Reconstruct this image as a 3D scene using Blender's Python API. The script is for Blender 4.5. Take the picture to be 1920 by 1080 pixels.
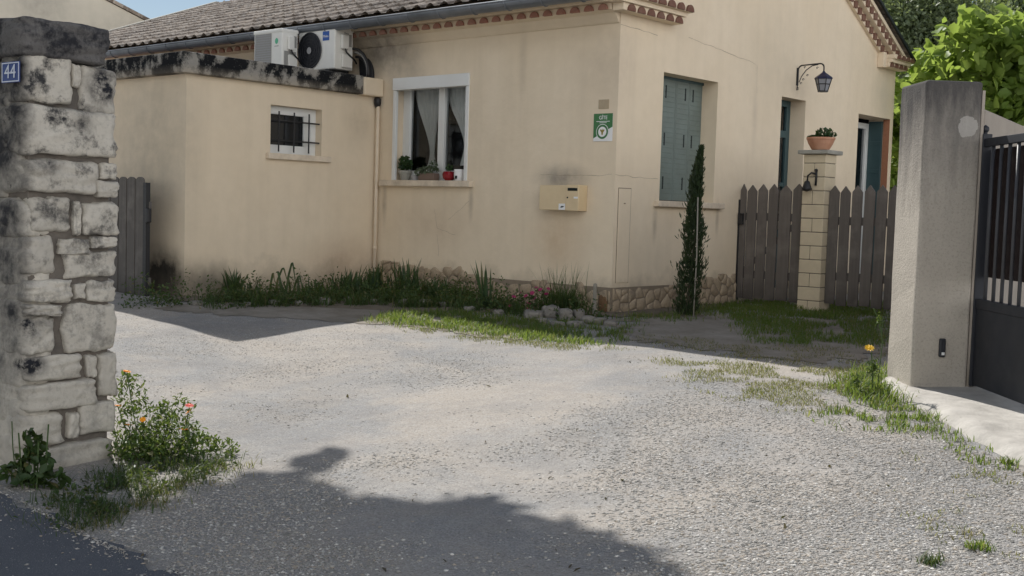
import bpy, bmesh, math, random
import numpy as np
from mathutils import Vector, Matrix, noise

# ------------------------------------------------------------------ clear
for o in list(bpy.data.objects): bpy.data.objects.remove(o)
S = bpy.context.scene
COL = S.collection
rad = math.radians

# ------------------------------------------------------------------ camera
EYE = 1.025                     # height of the lens above the ground at the house
FPX = 2192.0; PITCH = rad(3.85); ROLL = rad(1.72)
_F = Vector((0, math.cos(PITCH), -math.sin(PITCH)))
_u = Vector((0, math.sin(PITCH), math.cos(PITCH))); _r = Vector((1, 0, 0))
_R = _r*math.cos(ROLL) + _u*math.sin(ROLL)
_U = _u*math.cos(ROLL) - _r*math.sin(ROLL)
cam_d = bpy.data.cameras.new('camera'); cam = bpy.data.objects.new('camera', cam_d); COL.objects.link(cam)
m = Matrix((_R, _U, -_F)).transposed().to_4x4(); m.translation = Vector((0, 0, EYE))
cam.matrix_world = m
cam_d.sensor_width = 36; cam_d.lens = 36*FPX/1920; cam_d.clip_end = 1000; cam_d.clip_start = .05
S.camera = cam

# ------------------------------------------------------------------ sky, sun, exposure
SUN_EL = rad(43.7); SUN_AZ = rad(-25.0)
w = bpy.data.worlds.new('World'); S.world = w; w.use_nodes = True
nt = w.node_tree; nt.nodes.clear()
out = nt.nodes.new('ShaderNodeOutputWorld'); bg = nt.nodes.new('ShaderNodeBackground')
sky = nt.nodes.new('ShaderNodeTexSky'); sky.sky_type = 'NISHITA'; sky.sun_disc = False
sky.sun_elevation = SUN_EL; sky.sun_rotation = SUN_AZ; sky.air_density = 1.0; sky.dust_density = .3; sky.ozone_density = 1.0
tc = nt.nodes.new('ShaderNodeTexCoord'); mp = nt.nodes.new('ShaderNodeMapping'); mp.inputs['Scale'].default_value = (1.4, 1.4, 3.2)
nz = nt.nodes.new('ShaderNodeTexNoise'); nz.inputs['Scale'].default_value = 2.3; nz.inputs['Detail'].default_value = 7; nz.inputs['Roughness'].default_value = .55
cr = nt.nodes.new('ShaderNodeValToRGB'); cr.color_ramp.elements[0].position = .50; cr.color_ramp.elements[1].position = .72
mx = nt.nodes.new('ShaderNodeMix'); mx.data_type = 'RGBA'
mx.inputs['B'].default_value = (11.5, 12, 12.6, 1)
nt.links.new(tc.outputs['Generated'], mp.inputs['Vector']); nt.links.new(mp.outputs['Vector'], nz.inputs['Vector'])
# cloud band added low behind the camera to light the shaded walls; blue overhead
nt.links.new(nz.outputs['Fac'], cr.inputs['Fac'])
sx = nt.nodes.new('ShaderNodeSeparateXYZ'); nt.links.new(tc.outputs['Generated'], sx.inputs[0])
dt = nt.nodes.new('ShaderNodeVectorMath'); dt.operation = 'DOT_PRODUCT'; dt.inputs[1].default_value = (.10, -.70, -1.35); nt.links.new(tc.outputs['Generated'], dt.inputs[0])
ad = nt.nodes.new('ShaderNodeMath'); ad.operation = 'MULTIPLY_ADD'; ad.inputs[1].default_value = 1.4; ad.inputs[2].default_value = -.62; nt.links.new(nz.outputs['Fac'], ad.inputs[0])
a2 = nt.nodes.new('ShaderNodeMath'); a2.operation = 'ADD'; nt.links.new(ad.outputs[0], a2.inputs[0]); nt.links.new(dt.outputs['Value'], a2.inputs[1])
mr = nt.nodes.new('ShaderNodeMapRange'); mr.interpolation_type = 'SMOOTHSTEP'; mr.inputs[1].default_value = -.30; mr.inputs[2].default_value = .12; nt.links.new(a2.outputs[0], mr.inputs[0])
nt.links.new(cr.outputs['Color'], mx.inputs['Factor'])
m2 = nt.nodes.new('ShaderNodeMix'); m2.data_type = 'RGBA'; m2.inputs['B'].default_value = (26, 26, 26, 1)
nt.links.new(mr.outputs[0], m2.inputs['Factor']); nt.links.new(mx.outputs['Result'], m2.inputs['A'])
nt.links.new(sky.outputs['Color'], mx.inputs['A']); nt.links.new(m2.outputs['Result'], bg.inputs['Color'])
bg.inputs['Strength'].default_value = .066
nt.links.new(bg.outputs['Background'], out.inputs['Surface'])
sl = bpy.data.lights.new('sun', 'SUN'); sl.energy = 5.0; sl.angle = rad(.6); sl.color = (1, .965, .91)
so = bpy.data.objects.new('sun', sl); COL.objects.link(so)
sdir = Vector((math.sin(SUN_AZ)*math.cos(SUN_EL), math.cos(SUN_AZ)*math.cos(SUN_EL), math.sin(SUN_EL)))
so.rotation_euler = sdir.to_track_quat('Z', 'Y').to_euler(); so.location = sdir*40
S.view_settings.view_transform = 'Standard'; S.view_settings.look = 'None'
S.view_settings.exposure = 0.16; S.view_settings.gamma = 1.0
S.render.engine = 'CYCLES'
S.cycles.max_bounces = 8; S.cycles.transparent_max_bounces = 12

# ------------------------------------------------------------------ places
HANG = rad(41.3)                            # the house is turned this much from the line of sight
CX, CY = 1.0205, 12.0                       # its near corner
HR = -HANG
def W(x, y, z=0.0):                         # house directions -> world
    return Vector((CX + x*math.cos(HANG) + y*math.sin(HANG), CY - x*math.sin(HANG) + y*math.cos(HANG), z))
def sm(t):
    t = min(max(t, 0), 1); return t*t*(3-2*t)
def gz(X, Y):                               # ground level: falls gently from the house to the street, more on the left
    z = -(0.07 - 0.05*sm((X+2.2)/4.2))*min(max(11.7-Y, 0), 11)
    return z + .010*math.sin(X*2.1+Y*.7) * math.sin(Y*1.7-X*.6) + .006*math.sin(X*5.3+1)*math.sin(Y*4.1)
def gp(px, py):                             # the ground point seen at a point of the 1920x1080 photograph
    d = _F + _R*((px-960)/FPX) + _U*((540-py)/FPX); lo, hi = .5, 80
    for _ in range(50):
        mid = (lo+hi)/2; P = d*mid
        if P.z + EYE > gz(P.x, P.y): lo = mid
        else: hi = mid
    return Vector((d.x*lo, d.y*lo, gz(d.x*lo, d.y*lo)))

# ------------------------------------------------------------------ mesh helpers
class MB:
    def __init__(s): s.v = []; s.f = []
    def add(s, vs, fs):
        b = len(s.v); s.v += [tuple(p) for p in vs]; s.f += [tuple(b+i for i in f) for f in fs]; return s
    def box(s, x0, y0, z0, x1, y1, z1):
        vs = [(x, y, z) for z in (z0, z1) for y in (y0, y1) for x in (x0, x1)]
        return s.add(vs, [(0,2,3,1),(4,5,7,6),(0,1,5,4),(2,6,7,3),(0,4,6,2),(1,3,7,5)])
    def ext(s, poly, vec):                 # prism: polygon pushed along vec
        n = len(poly); vec = Vector(vec); a = [Vector(p) for p in poly]; b = [p+vec for p in a]
        return s.add(a+b, [tuple(range(n))[::-1], tuple(range(n, 2*n))] + [(i, (i+1) % n, n+(i+1) % n, n+i) for i in range(n)])
    def quad(s, *p): return s.add(p, [tuple(range(len(p)))])
    def tube(s, pts, r, n=8):
        pts = [Vector(p) for p in pts]; k = len(pts); rs = r if isinstance(r, (list, tuple)) else [r]*k
        vs = []; up = Vector((.13, .21, .97))
        for i, p in enumerate(pts):
            t = (pts[min(i+1, k-1)] - pts[max(i-1, 0)]).normalized()
            a = t.cross(up)
            if a.length < .05: a = t.cross(Vector((1, .1, 0)))
            a.normalize(); b = t.cross(a)
            vs += [p + (a*math.cos(2*math.pi*j/n) + b*math.sin(2*math.pi*j/n))*rs[i] for j in range(n)]
        fs = [(i*n+j, i*n+(j+1) % n, (i+1)*n+(j+1) % n, (i+1)*n+j) for i in range(k-1) for j in range(n)]
        fs += [tuple(range(n))[::-1], tuple(range((k-1)*n, k*n))]
        return s.add(vs, fs)
    def lathe(s, prof, n=24, c=(0, 0, 0), phase=0):
        vs = [(c[0]+r*math.cos(2*math.pi*j/n+phase), c[1]+r*math.sin(2*math.pi*j/n+phase), c[2]+z) for r, z in prof for j in range(n)]
        k = len(prof)
        fs = [(i*n+j, i*n+(j+1) % n, (i+1)*n+(j+1) % n, (i+1)*n+j) for i in range(k-1) for j in range(n)]
        fs += [tuple(range(n))[::-1], tuple(range((k-1)*n, k*n))]
        return s.add(vs, fs)
    def rock(s, c, size, seed=0, p=5.0, jit=.05, k=5, freq=3.0):   # a rounded, worn block
        c = Vector(c); sz = Vector(size)/2; idx = {}; vs = []; fs = []
        def vert(i, j, l):
            key = (i, j, l)
            if key not in idx:
                q = Vector((2*i/k-1, 2*j/k-1, 2*l/k-1))
                nrm = (abs(q.x)**p + abs(q.y)**p + abs(q.z)**p)**(1/p)
                mxx = max(abs(q.x), abs(q.y), abs(q.z))
                q = q*(mxx/nrm)
                d = noise.noise(q*freq*.5 + Vector((seed*3.1, seed*1.7, seed*.9)))*jit*2 + noise.noise(q*freq*1.7 + Vector((seed, 9, 4)))*jit
                q = q*(1+d); idx[key] = len(vs); vs.append(c + Vector((q.x*sz.x, q.y*sz.y, q.z*sz.z)))
            return idx[key]
        for a in range(k):
            for b in range(k):
                for side in (0, k):
                    fs.append((vert(side, a, b), vert(side, a+1, b), vert(side, a+1, b+1), vert(side, a, b+1)))
                    fs.append((vert(a, side, b), vert(a+1, side, b), vert(a+1, side, b+1), vert(a, side, b+1)))
                    fs.append((vert(a, b, side), vert(a+1, b, side), vert(a+1, b+1, side), vert(a, b+1, side)))
        return s.add(vs, fs)
    def build(s, name, mat, parent=None, loc=None, rot=0.0, smooth=False, bevel=0.0, seg=2, fix=True):
        me = bpy.data.meshes.new(name); me.from_pydata(s.v, [], s.f)
        if fix:
            bm = bmesh.new(); bm.from_mesh(me); bmesh.ops.recalc_face_normals(bm, faces=bm.faces); bm.to_mesh(me); bm.free()
        me.materials.append(mat)
        return place(me, name, parent, loc, rot, smooth, bevel, seg)
def place(me, name, parent=None, loc=None, rot=0.0, smooth=False, bevel=0.0, seg=2):
    if smooth: me.polygons.foreach_set('use_smooth', [True]*len(me.polygons))
    o = bpy.data.objects.new(name, me); COL.objects.link(o)
    if parent: o.parent = parent
    if loc is not None: o.location = loc
    if rot: o.rotation_euler = (0, 0, rot)
    if bevel:
        b = o.modifiers.new('bevel', 'BEVEL'); b.width = bevel; b.segments = seg; b.limit_method = 'ANGLE'; b.angle_limit = rad(40)
    return o
def tag(o, label, cat, group=None, kind=None):
    if label: o['label'] = label
    if cat: o['category'] = cat
    if group: o['group'] = group
    if kind: o['kind'] = kind
    return o
def thing(name, label, cat, loc=(0, 0, 0), rotz=0.0, group=None):
    o = bpy.data.objects.new(name, None); COL.objects.link(o); o.empty_display_size = .1
    o.location = loc; o.rotation_euler = (0, 0, rotz)
    return tag(o, label, cat, group)
def text(body, size, loc, parent, mat, name='lettering', rot=(math.pi/2, 0, 0), sx=1.0, depth=.0008):
    cu = bpy.data.curves.new('txt', 'FONT'); cu.body = body; cu.size = size; cu.align_x = 'CENTER'; cu.align_y = 'CENTER'; cu.extrude = depth
    t = bpy.data.objects.new('txt', cu); COL.objects.link(t)
    bpy.context.view_layer.update()
    me = bpy.data.meshes.new_from_object(t.evaluated_get(bpy.context.evaluated_depsgraph_get()))
    bpy.data.objects.remove(t); me.materials.clear(); me.materials.append(mat)
    o = bpy.data.objects.new(name, me); COL.objects.link(o); o.parent = parent; o.location = loc; o.rotation_euler = rot; o.scale = (sx, 1, 1)
    return o
def npmesh(name, verts, faces, mat, nv):    # many equal polygons from arrays; faces (N, nv)
    me = bpy.data.meshes.new(name); verts = np.asarray(verts, dtype=np.float32); faces = np.asarray(faces, dtype=np.int32)
    me.vertices.add(len(verts)); me.vertices.foreach_set('co', verts.ravel())
    me.loops.add(faces.size); me.loops.foreach_set('vertex_index', faces.ravel())
    me.polygons.add(len(faces)); me.polygons.foreach_set('loop_start', np.arange(0, faces.size, nv, dtype=np.int32))
    me.update(calc_edges=True); me.validate(); me.materials.append(mat)
    return me

# ------------------------------------------------------------------ materials
MATS = {}
class NT:
    def __init__(s, name):
        s.m = bpy.data.materials.new(name); s.m.use_nodes = True; s.t = s.m.node_tree; s.t.nodes.clear()
        s.out = s.t.nodes.new('ShaderNodeOutputMaterial')
        s.co = s.t.nodes.new('ShaderNodeTexCoord').outputs['Object']
    def n(s, kind, **kw):
        nd = s.t.nodes.new(kind)
        for k, v in kw.items():
            if k.startswith('_'): setattr(nd, k[1:], v)
            else:
                i = nd.inputs[int(k[1:])] if k[0] == 'i' and k[1:].isdigit() else nd.inputs[k.replace('__', ' ')]
                if hasattr(v, 'is_linked'): s.t.links.new(v, i)
                else: i.default_value = v
        return nd
    def mapped(s, scale, rot=(0, 0, 0)): return s.n('ShaderNodeMapping', Vector=s.co, Scale=scale, Rotation=rot).outputs[0]
    def noise(s, scale, detail=4, rough=.55, vec=None, dist=0.0):
        return s.n('ShaderNodeTexNoise', Vector=vec or s.co, Scale=scale, Detail=detail, Roughness=rough, Distortion=dist).outputs['Fac']
    def voro(s, scale, feat='F1', vec=None, out='Distance', rnd=1.0):
        nd = s.n('ShaderNodeTexVoronoi', _feature=feat, Vector=vec or s.co, Scale=scale, Randomness=rnd); return nd.outputs[out]
    def ramp(s, fac, stops, interp='LINEAR'):
        nd = s.n('ShaderNodeValToRGB', Fac=fac); r = nd.color_ramp; r.interpolation = interp
        while len(r.elements) < len(stops): r.elements.new(.5)
        for e, (p, c) in zip(r.elements, stops):
            e.position = p; e.color = (c, c, c, 1) if isinstance(c, (int, float)) else (*c, 1)
        return nd.outputs['Color']
    def mix(s, fac, a, b, blend='MIX'):
        nd = s.n('ShaderNodeMix', _data_type='RGBA', _blend_type=blend)
        for k, v in ((0, fac), (6, a), (7, b)):
            if hasattr(v, 'is_linked'): s.t.links.new(v, nd.inputs[k])
            else: nd.inputs[k].default_value = v if k == 0 else (*v, 1) if len(v) == 3 else v
        return nd.outputs[2]
    def math(s, op, a, b=0.0, c=0.0, clamp=False):
        nd = s.n('ShaderNodeMath', _operation=op, _use_clamp=clamp, i0=a, i1=b)
        if op in ('SMOOTH_MIN', 'MULTIPLY_ADD', 'COMPARE'): nd.inputs[2].default_value = c
        return nd.outputs[0]
    def sep(s): return s.n('ShaderNodeSeparateXYZ', Vector=s.co)
    def blob(s, c, r, soft=1.0):            # 1 at a spot, fading to 0 at its radii
        d = s.n('ShaderNodeVectorMath', _operation='SUBTRACT', i0=s.co, i1=c).outputs[0]
        d = s.n('ShaderNodeVectorMath', _operation='DIVIDE', i0=d, i1=r).outputs[0]
        l = s.n('ShaderNodeVectorMath', _operation='LENGTH', i0=d).outputs['Value']
        return s.n('ShaderNodeMapRange', _interpolation_type='SMOOTHSTEP', Value=l, i1=0.0, i2=1.0, i3=soft, i4=0.0).outputs[0]
    def island(s): return s.n('ShaderNodeNewGeometry').outputs['Random Per Island']
    def bump(s, h, strength=.3, dist=.01, prev=None):
        nd = s.n('ShaderNodeBump', Height=h, Strength=strength, Distance=dist)
        if prev: s.t.links.new(prev, nd.inputs['Normal'])
        return nd.outputs[0]
    def done(s, color, rough=.8, bump=None, metallic=0.0, spec=.4, key=None):
        p = s.n('ShaderNodeBsdfPrincipled')
        for k, v in (('Base Color', color), ('Roughness', rough), ('Metallic', metallic), ('Specular IOR Level', spec)):
            if hasattr(v, 'is_linked'): s.t.links.new(v, p.inputs[k])
            else: p.inputs[k].default_value = (*v, 1) if k == 'Base Color' and len(v) == 3 else v
        if bump: s.t.links.new(bump, p.inputs['Normal'])
        s.t.links.new(p.outputs[0], s.out.inputs['Surface']); return s.m
def simple(name, col, rough=.6, var=.12, scale=12, bs=.15, bscale=60, bdist=.003, metallic=0.0, spec=.4, dirt=None, dirt_amt=.5):
    t = NT(name); n1 = t.noise(scale, 5, .6)
    c = t.mix(n1, [max(0, x*(1-var)) for x in col], [min(1, x*(1+var)) for x in col])
    if dirt:
        g = t.ramp(t.noise(scale*.45, 6, .65), [(.42, 0), (.72, dirt_amt)]); c = t.mix(g, c, dirt)
    r = t.ramp(t.noise(scale*1.7, 3), [(.3, rough*.85), (.7, min(1, rough*1.12))])
    return t.done(c, r, t.bump(t.noise(bscale, 4), bs, bdist), metallic, spec)
def plaster(name, c1, c2, stains=(), damp=(.2, .17, .13), damp_h=.45, damp_z=0.0):
    t = NT(name)
    big = t.noise(.9, 5, .6); mid = t.noise(5, 6, .6); streak = t.noise(1.0, 5, .6, t.mapped((6, 6, .35)))
    c = t.mix(t.ramp(big, [(.3, 0), (.7, 1)]), c1, c2)
    c = t.mix(t.ramp(mid, [(.35, 0), (.75, .35)]), c, [x*.86 for x in c1])
    c = t.mix(t.ramp(streak, [(.48, 0), (.75, .20)]), c, [x*.76 for x in c1])
    fine = t.noise(22, 4, .7); c = t.mix(t.ramp(fine, [(.62, 0), (.8, .22)]), c, [x*.8 for x in c1])
    for (cc, rr, col, amt) in stains:
        f = t.math('MULTIPLY', t.blob(cc, rr), t.ramp(t.noise(4.5, 6, .65), [(.25, .35), (.62, 1)])); f = t.math('MULTIPLY', f, amt, clamp=True)
        c = t.mix(f, c, col)
    z = t.sep().outputs['Z']; zz = t.math('ADD', z, t.math('MULTIPLY', t.noise(3.2, 6, .65), -.55))
    f = t.n('ShaderNodeMapRange', Value=zz, i1=damp_z-.34, i2=damp_z-.34+damp_h, i3=.85, i4=0.0).outputs[0]
    c = t.mix(f, c, damp)
    h = t.math('ADD', t.math('MULTIPLY', t.noise(170, 3, .7), .5), t.math('MULTIPLY', t.noise(14, 4), 1.4))
    return t.done(c, .92, t.bump(h, .42, .007), spec=.2)

WALL1, WALL2 = (.755, .635, .475), (.80, .685, .53)
m_wall = plaster('cream_render', WALL1, WALL2, stains=[
    ((-3.55, 0, 2.95), (.95, .6, .55), (.10, .09, .085), .85),
    ((-3.1, 0, 2.5), (.6, .5, .7), (.2, .18, .16), .45),
    ((-.70, 0, 1.37), (.52, .3, .21), (.17, .165, .155), .8),
    ((-.72, 0, .72), (.55, .3, .50), (.48, .31, .17), .45),
    ((-2.6, 0, .85), (1.1, .4, .45), (.42, .30, .2), .30),
    ((-.1, 0, 2.6), (.9, .5, .8), (.42, .34, .26), .35),
    ((0, 1.4, .95), (.4, .8, .35), (.45, .36, .26), .3), ((-3.47, 0, 1.06), (.07, .2, .40), (.30, .24, .18), .7), ((-2.02, 0, 1.10), (.06, .2, .32), (.32, .26, .2), .6), ((0, .74, .95), (.2, .07, .35), (.30, .25, .19), .6), ((0, 2.0, .98), (.2, .06, .30), (.32, .26, .2), .6),
    ((-1.3, 0, 2.6), (.10, .2, .55), (.50, .41, .31), .5), ((-1.72, 0, 2.3), (.2, .2, .8), (.86, .74, .58), .5), ((0, 2.75, 2.2), (.2, .10, .6), (.55, .46, .36), .5),
    ((0, 6.3, 2.8), (.4, .5, .5), (.42, .40, .33), .35),
    ((0, 3.2, 2.9), (.4, 1.4, 1.0), (.52, .46, .36), .35)])
m_annex = plaster('annex_render', WALL1, WALL2, stains=[
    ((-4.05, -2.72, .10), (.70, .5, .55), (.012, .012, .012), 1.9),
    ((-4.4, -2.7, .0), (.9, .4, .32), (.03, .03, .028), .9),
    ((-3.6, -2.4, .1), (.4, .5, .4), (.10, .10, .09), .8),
    ((-3.6, -.5, .25), (.4, .8, .55), (.32, .2, .13), .5),
    ((-3.6, -.3, 2.0), (.4, .35, .5), (.35, .28, .2), .35),
    ((-4.3, -2.7, 1.6), (1.6, .4, 1.6), (.36, .32, .25), .6)])
m_salmon = plaster('salmon_render', (.62, .33, .22), (.66, .38, .26))
m_sill = simple('sill_stone', (.70, .60, .475), .85, .14, 14, .25, 90, .004, dirt=(.28, .23, .18), dirt_amt=.5)
m_neigh = plaster('old_grey_render', (.50, .47, .40), (.58, .54, .46), stains=[((5.3, 0, 4.2), (2.6, 2, 1.9), (.17, .165, .15), .85), ((2.8, 0, 5.6), (1.2, 1, 1.4), (.22, .21, .19), .6)])

def mk_parapet():
    t = NT('lichen_concrete'); n1 = t.noise(3.2, 7, .68); n2 = t.noise(13, 7, .7)
    c = t.mix(n2, (.20, .19, .175), (.40, .38, .34))
    blk = t.ramp(t.math('ADD', t.math('MULTIPLY', n1, .75), t.math('MULTIPLY', n2, .3)), [(.47, 0), (.545, 1)])
    c = t.mix(blk, c, (.012, .013, .015))
    wht = t.ramp(t.noise(26, 6, .7), [(.64, 0), (.70, .7)]); c = t.mix(wht, c, (.34, .34, .31))
    z = t.sep().outputs['Z']; f = t.n('ShaderNodeMapRange', Value=z, i1=2.36, i2=2.44, i3=.75, i4=0.0).outputs[0]
    c = t.mix(t.math('MULTIPLY', f, t.ramp(n1, [(.35, 1), (.6, .2)])), c, (.40, .35, .28))
    return t.done(c, .95, t.bump(n2, .5, .01), spec=.15)
m_parapet = mk_parapet()
def mk_tile():
    t = NT('weathered_roof_tile')
    cell = t.n('ShaderNodeTexWhiteNoise', _noise_dimensions='2D', Vector=t.n('ShaderNodeVectorMath', _operation='FLOOR', i0=t.n('ShaderNodeVectorMath', _operation='MULTIPLY', i0=t.co, i1=(1/.22, 1/.34, 0)).outputs[0]).outputs[0]).outputs['Value']
    c = t.mix(cell, (.125, .10, .083), (.31, .26, .215))
    li = t.ramp(t.noise(20, 7, .72), [(.50, 0), (.66, .8)]); c = t.mix(li, c, (.44, .415, .375))
    dk = t.ramp(t.noise(7, 6, .7), [(.52, 0), (.7, .75)]); c = t.mix(dk, c, (.045, .042, .04))
    return t.done(c, .9, t.bump(t.noise(60, 5), .35, .006), spec=.2)
m_tile = mk_tile()
m_terra = simple('brown_terracotta', (.16, .075, .052), .85, .35, 20, .3, 80, .004, dirt=(.3, .22, .17), dirt_amt=.35)
m_terra2 = simple('pink_terracotta', (.34, .165, .12), .85, .3, 20, .3, 80, .004, dirt=(.42, .33, .26), dirt_amt=.3)
m_pot = simple('terracotta_pot', (.46, .22, .13), .8, .15, 14, .15, 90, .002, dirt=(.55, .4, .3), dirt_amt=.4)
m_zinc = simple('zinc', (.20, .22, .25), .45, .18, 5, .08, 30, .003, metallic=.55, dirt=(.10, .11, .125), dirt_amt=.7)
m_pvc = simple('white_pvc', (.74, .75, .74), .38, .04, 4, .03, 20, .001, dirt=(.58, .57, .53), dirt_amt=.25)
m_teal = simple('teal_paint', (.142, .174, .157), .55, .10, 9, .2, 45, .002, dirt=(.20, .26, .25), dirt_amt=.4)
m_tealdark = simple('dark_teal_paint', (.045, .085, .092), .5, .12, 9, .2, 45, .002)
m_slot = simple('dark_slot', (.012, .018, .018), .8)
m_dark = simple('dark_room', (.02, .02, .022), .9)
m_brick = simple('bare_brick', (.36, .16, .09), .85, .25, 30, .3, 60, .004)
m_iron = simple('black_iron', (.022, .022, .024), .5, .3, 30, .15, 80, .002)
m_ac = simple('ac_cream_white', (.79, .78, .735), .45, .05, 5, .04, 30, .001, dirt=(.55, .53, .47), dirt_amt=.3)
m_grille = simple('grey_grille', (.30, .295, .28), .6, .1, 30)
m_fan = simple('fan_black', (.022, .024, .03), .5, .2, 20)
m_hub = simple('fan_hub_grey', (.33, .33, .34), .5)
m_blue = simple('logo_blue', (.015, .085, .36), .4, .05)
m_white = simple('white_enamel', (.78, .78, .78), .4, .04)
m_green = simple('sign_green', (.035, .16, .045), .4, .08)
m_lgreen = simple('emblem_green', (.10, .45, .26), .5, .08)
m_yellow = simple('emblem_ochre', (.25, .20, .03), .5)
m_mail = simple('cream_enamel', (.69, .55, .345), .42, .05, 6, .04, 40, .001, dirt=(.45, .32, .19), dirt_amt=.3)
m_enamel = simple('navy_enamel', (.016, .04, .19), .25, .08)
m_numeral = simple('numeral_white', (.60, .64, .74), .3)
m_pipe = simple('downpipe_cream', (.74, .63, .49), .5, .1, 5, .1, 30, .002, dirt=(.45, .36, .27), dirt_amt=.3)
m_lampglass = simple('frosted_lamp_glass', (.24, .25, .28), .25, .15, 30)
m_lampblue = simple('lamp_blue_black', (.022, .022, .055), .35, .2, 30)
m_block = simple('sand_block', (.62, .53, .38), .9, .10, 10, .3, 90, .004, dirt=(.48, .40, .29), dirt_amt=.4)
m_joint = simple('grey_joint', (.18, .165, .14), .95)
m_cap = simple('cap_concrete', (.34, .33, .29), .9, .15, 14, .3, 80, .005, dirt=(.17, .17, .15), dirt_amt=.6)
m_crack = simple('hairline_crack', (.24, .19, .14), .95)
m_red = simple('red_glaze', (.22, .008, .014), .2, .1)
m_soilpot = simple('pot_brown', (.17, .12, .095), .8)
m_patch = simple('putty_patch', (.42, .34, .235), .9, .12, 20)
m_stake = simple('grey_wood_stake', (.27, .25, .21), .85, .2, 20)
m_stem = simple('green_stem', (.06, .10, .03), .7, .2, 20)
m_petal_o = simple('orange_petal', (.95, .36, .015), .6, .2, 40)
m_petal_p = simple('coral_petal', (.85, .20, .16), .6, .2, 40)
m_petal_m = simple('magenta_petal', (.30, .02, .10), .6, .2, 40)
m_petal_y = simple('yellow_petal', (.80, .50, .03), .6, .2, 40)
m_bark = simple('bark', (.11, .085, .065), .95, .3, 15, .8, 30, .02)

def mk_wood(name, a, b):
    t = NT(name); g = t.noise(1.0, 7, .65, t.mapped((30, 30, 1.4))); isl = t.island()
    c = t.mix(g, a, b); c = t.mix(t.math('MULTIPLY', isl, .35), c, [x*.55 for x in a])
    c = t.mix(t.ramp(t.noise(4, 5), [(.5, 0), (.75, .5)]), c, [x*1.35 for x in b])
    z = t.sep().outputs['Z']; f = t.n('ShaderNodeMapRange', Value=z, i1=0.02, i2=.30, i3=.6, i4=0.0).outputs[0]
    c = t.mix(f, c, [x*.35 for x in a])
    return t.done(c, .85, t.bump(g, .4, .004), spec=.25)
m_wood = mk_wood('weathered_wood', (.108, .094, .084), (.20, .178, .16))
m_woodgrey = mk_wood('silvered_wood', (.085, .078, .072), (.20, .185, .17))

def mk_stone(name, a, b, lichen=.5, lz=None):
    t = NT(name); isl = t.island(); n1 = t.noise(9, 7, .65); n2 = t.noise(38, 6, .7)
    c = t.mix(n1, a, b); c = t.mix(t.math('MULTIPLY', isl, .45), c, [x*.72 for x in a])
    c = t.mix(t.ramp(n2, [(.35, .35), (.5, 0)]), c, [x*.5 for x in a])
    if lichen:
        lf = t.ramp(t.math('ADD', t.math('MULTIPLY', t.noise(4.2, 7, .68), .75), t.math('MULTIPLY', t.noise(30, 6, .7), .25)), [(.50, 0), (.60, lichen)])
        if lz:                              # black lichen grows thicker towards the top and on the weather side
            sp = t.sep(); z = t.n('ShaderNodeMapRange', Value=sp.outputs['Z'], i1=lz[0], i2=lz[1], i3=.25, i4=1.0).outputs[0]
            lf = t.math('MULTIPLY', lf, z)
            lw = t.n('ShaderNodeMapRange', Value=t.math('ADD', sp.outputs['Y'], t.math('MULTIPLY', t.noise(5, 6, .7), .16)), i1=.05, i2=.13, i3=.97, i4=0.0).outputs[0]
            lt = t.n('ShaderNodeMapRange', Value=t.math('ADD', z, t.math('MULTIPLY', t.noise(7, 6, .7), .5)), i1=.5, i2=.85, i3=.15, i4=1.0).outputs[0]
            lf = t.math('MAXIMUM', lf, t.math('MULTIPLY', lw, lt), clamp=True)
        if lz:
            for cc, r_, am in (((0, .43, 2.03), (.25, .14, .17), 1.5), ((0, .02, .78), (.3, .09, .12), 1.3), ((0, .10, .80), (.3, .10, .10), .7), ((0, .03, .58), (.3, .12, .09), 1.5), ((0, .30, 1.82), (.3, .09, .13), .9), ((0, .1, 1.60), (.3, .14, .1), .9), ((0, .33, 1.90), (.3, .2, .05), .8)):
                lf = t.math('MAXIMUM', lf, t.math('MULTIPLY', t.blob(cc, r_), t.math('MULTIPLY', t.ramp(t.noise(16, 6, .7), [(.35, .2), (.6, 1)]), am), clamp=True), clamp=True)
        c = t.mix(lf, c, (.022, .023, .028))
    hgt = t.math('ADD', t.math('MULTIPLY', n1, 1.2), t.math('MULTIPLY', n2, .6))
    return t.done(c, .92, t.bump(hgt, .7, .012), spec=.2)
m_lime = mk_stone('limestone_block', (.52, .48, .415), (.72, .675, .59), .95, (.2, 1.7))
m_capstone = mk_stone('black_capstone', (.10, .095, .095), (.22, .21, .20), .95)
m_mortar = simple('old_mortar', (.175, .152, .128), .95, .25, 18, .8, 45, .012, dirt=(.08, .075, .07), dirt_amt=.7)
m_plinth = mk_stone('tan_rubble', (.36, .28, .195), (.56, .46, .335), .35)
m_pmortar = simple('plinth_mortar', (.24, .195, .145), .95, .2, 20, .5, 60, .008)
m_rust = mk_stone('rusty_stone', (.15, .085, .045), (.26, .16, .09), .3)
m_edge = mk_stone('pale_edging_stone', (.20, .185, .165), (.33, .31, .275), .6)

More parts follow.
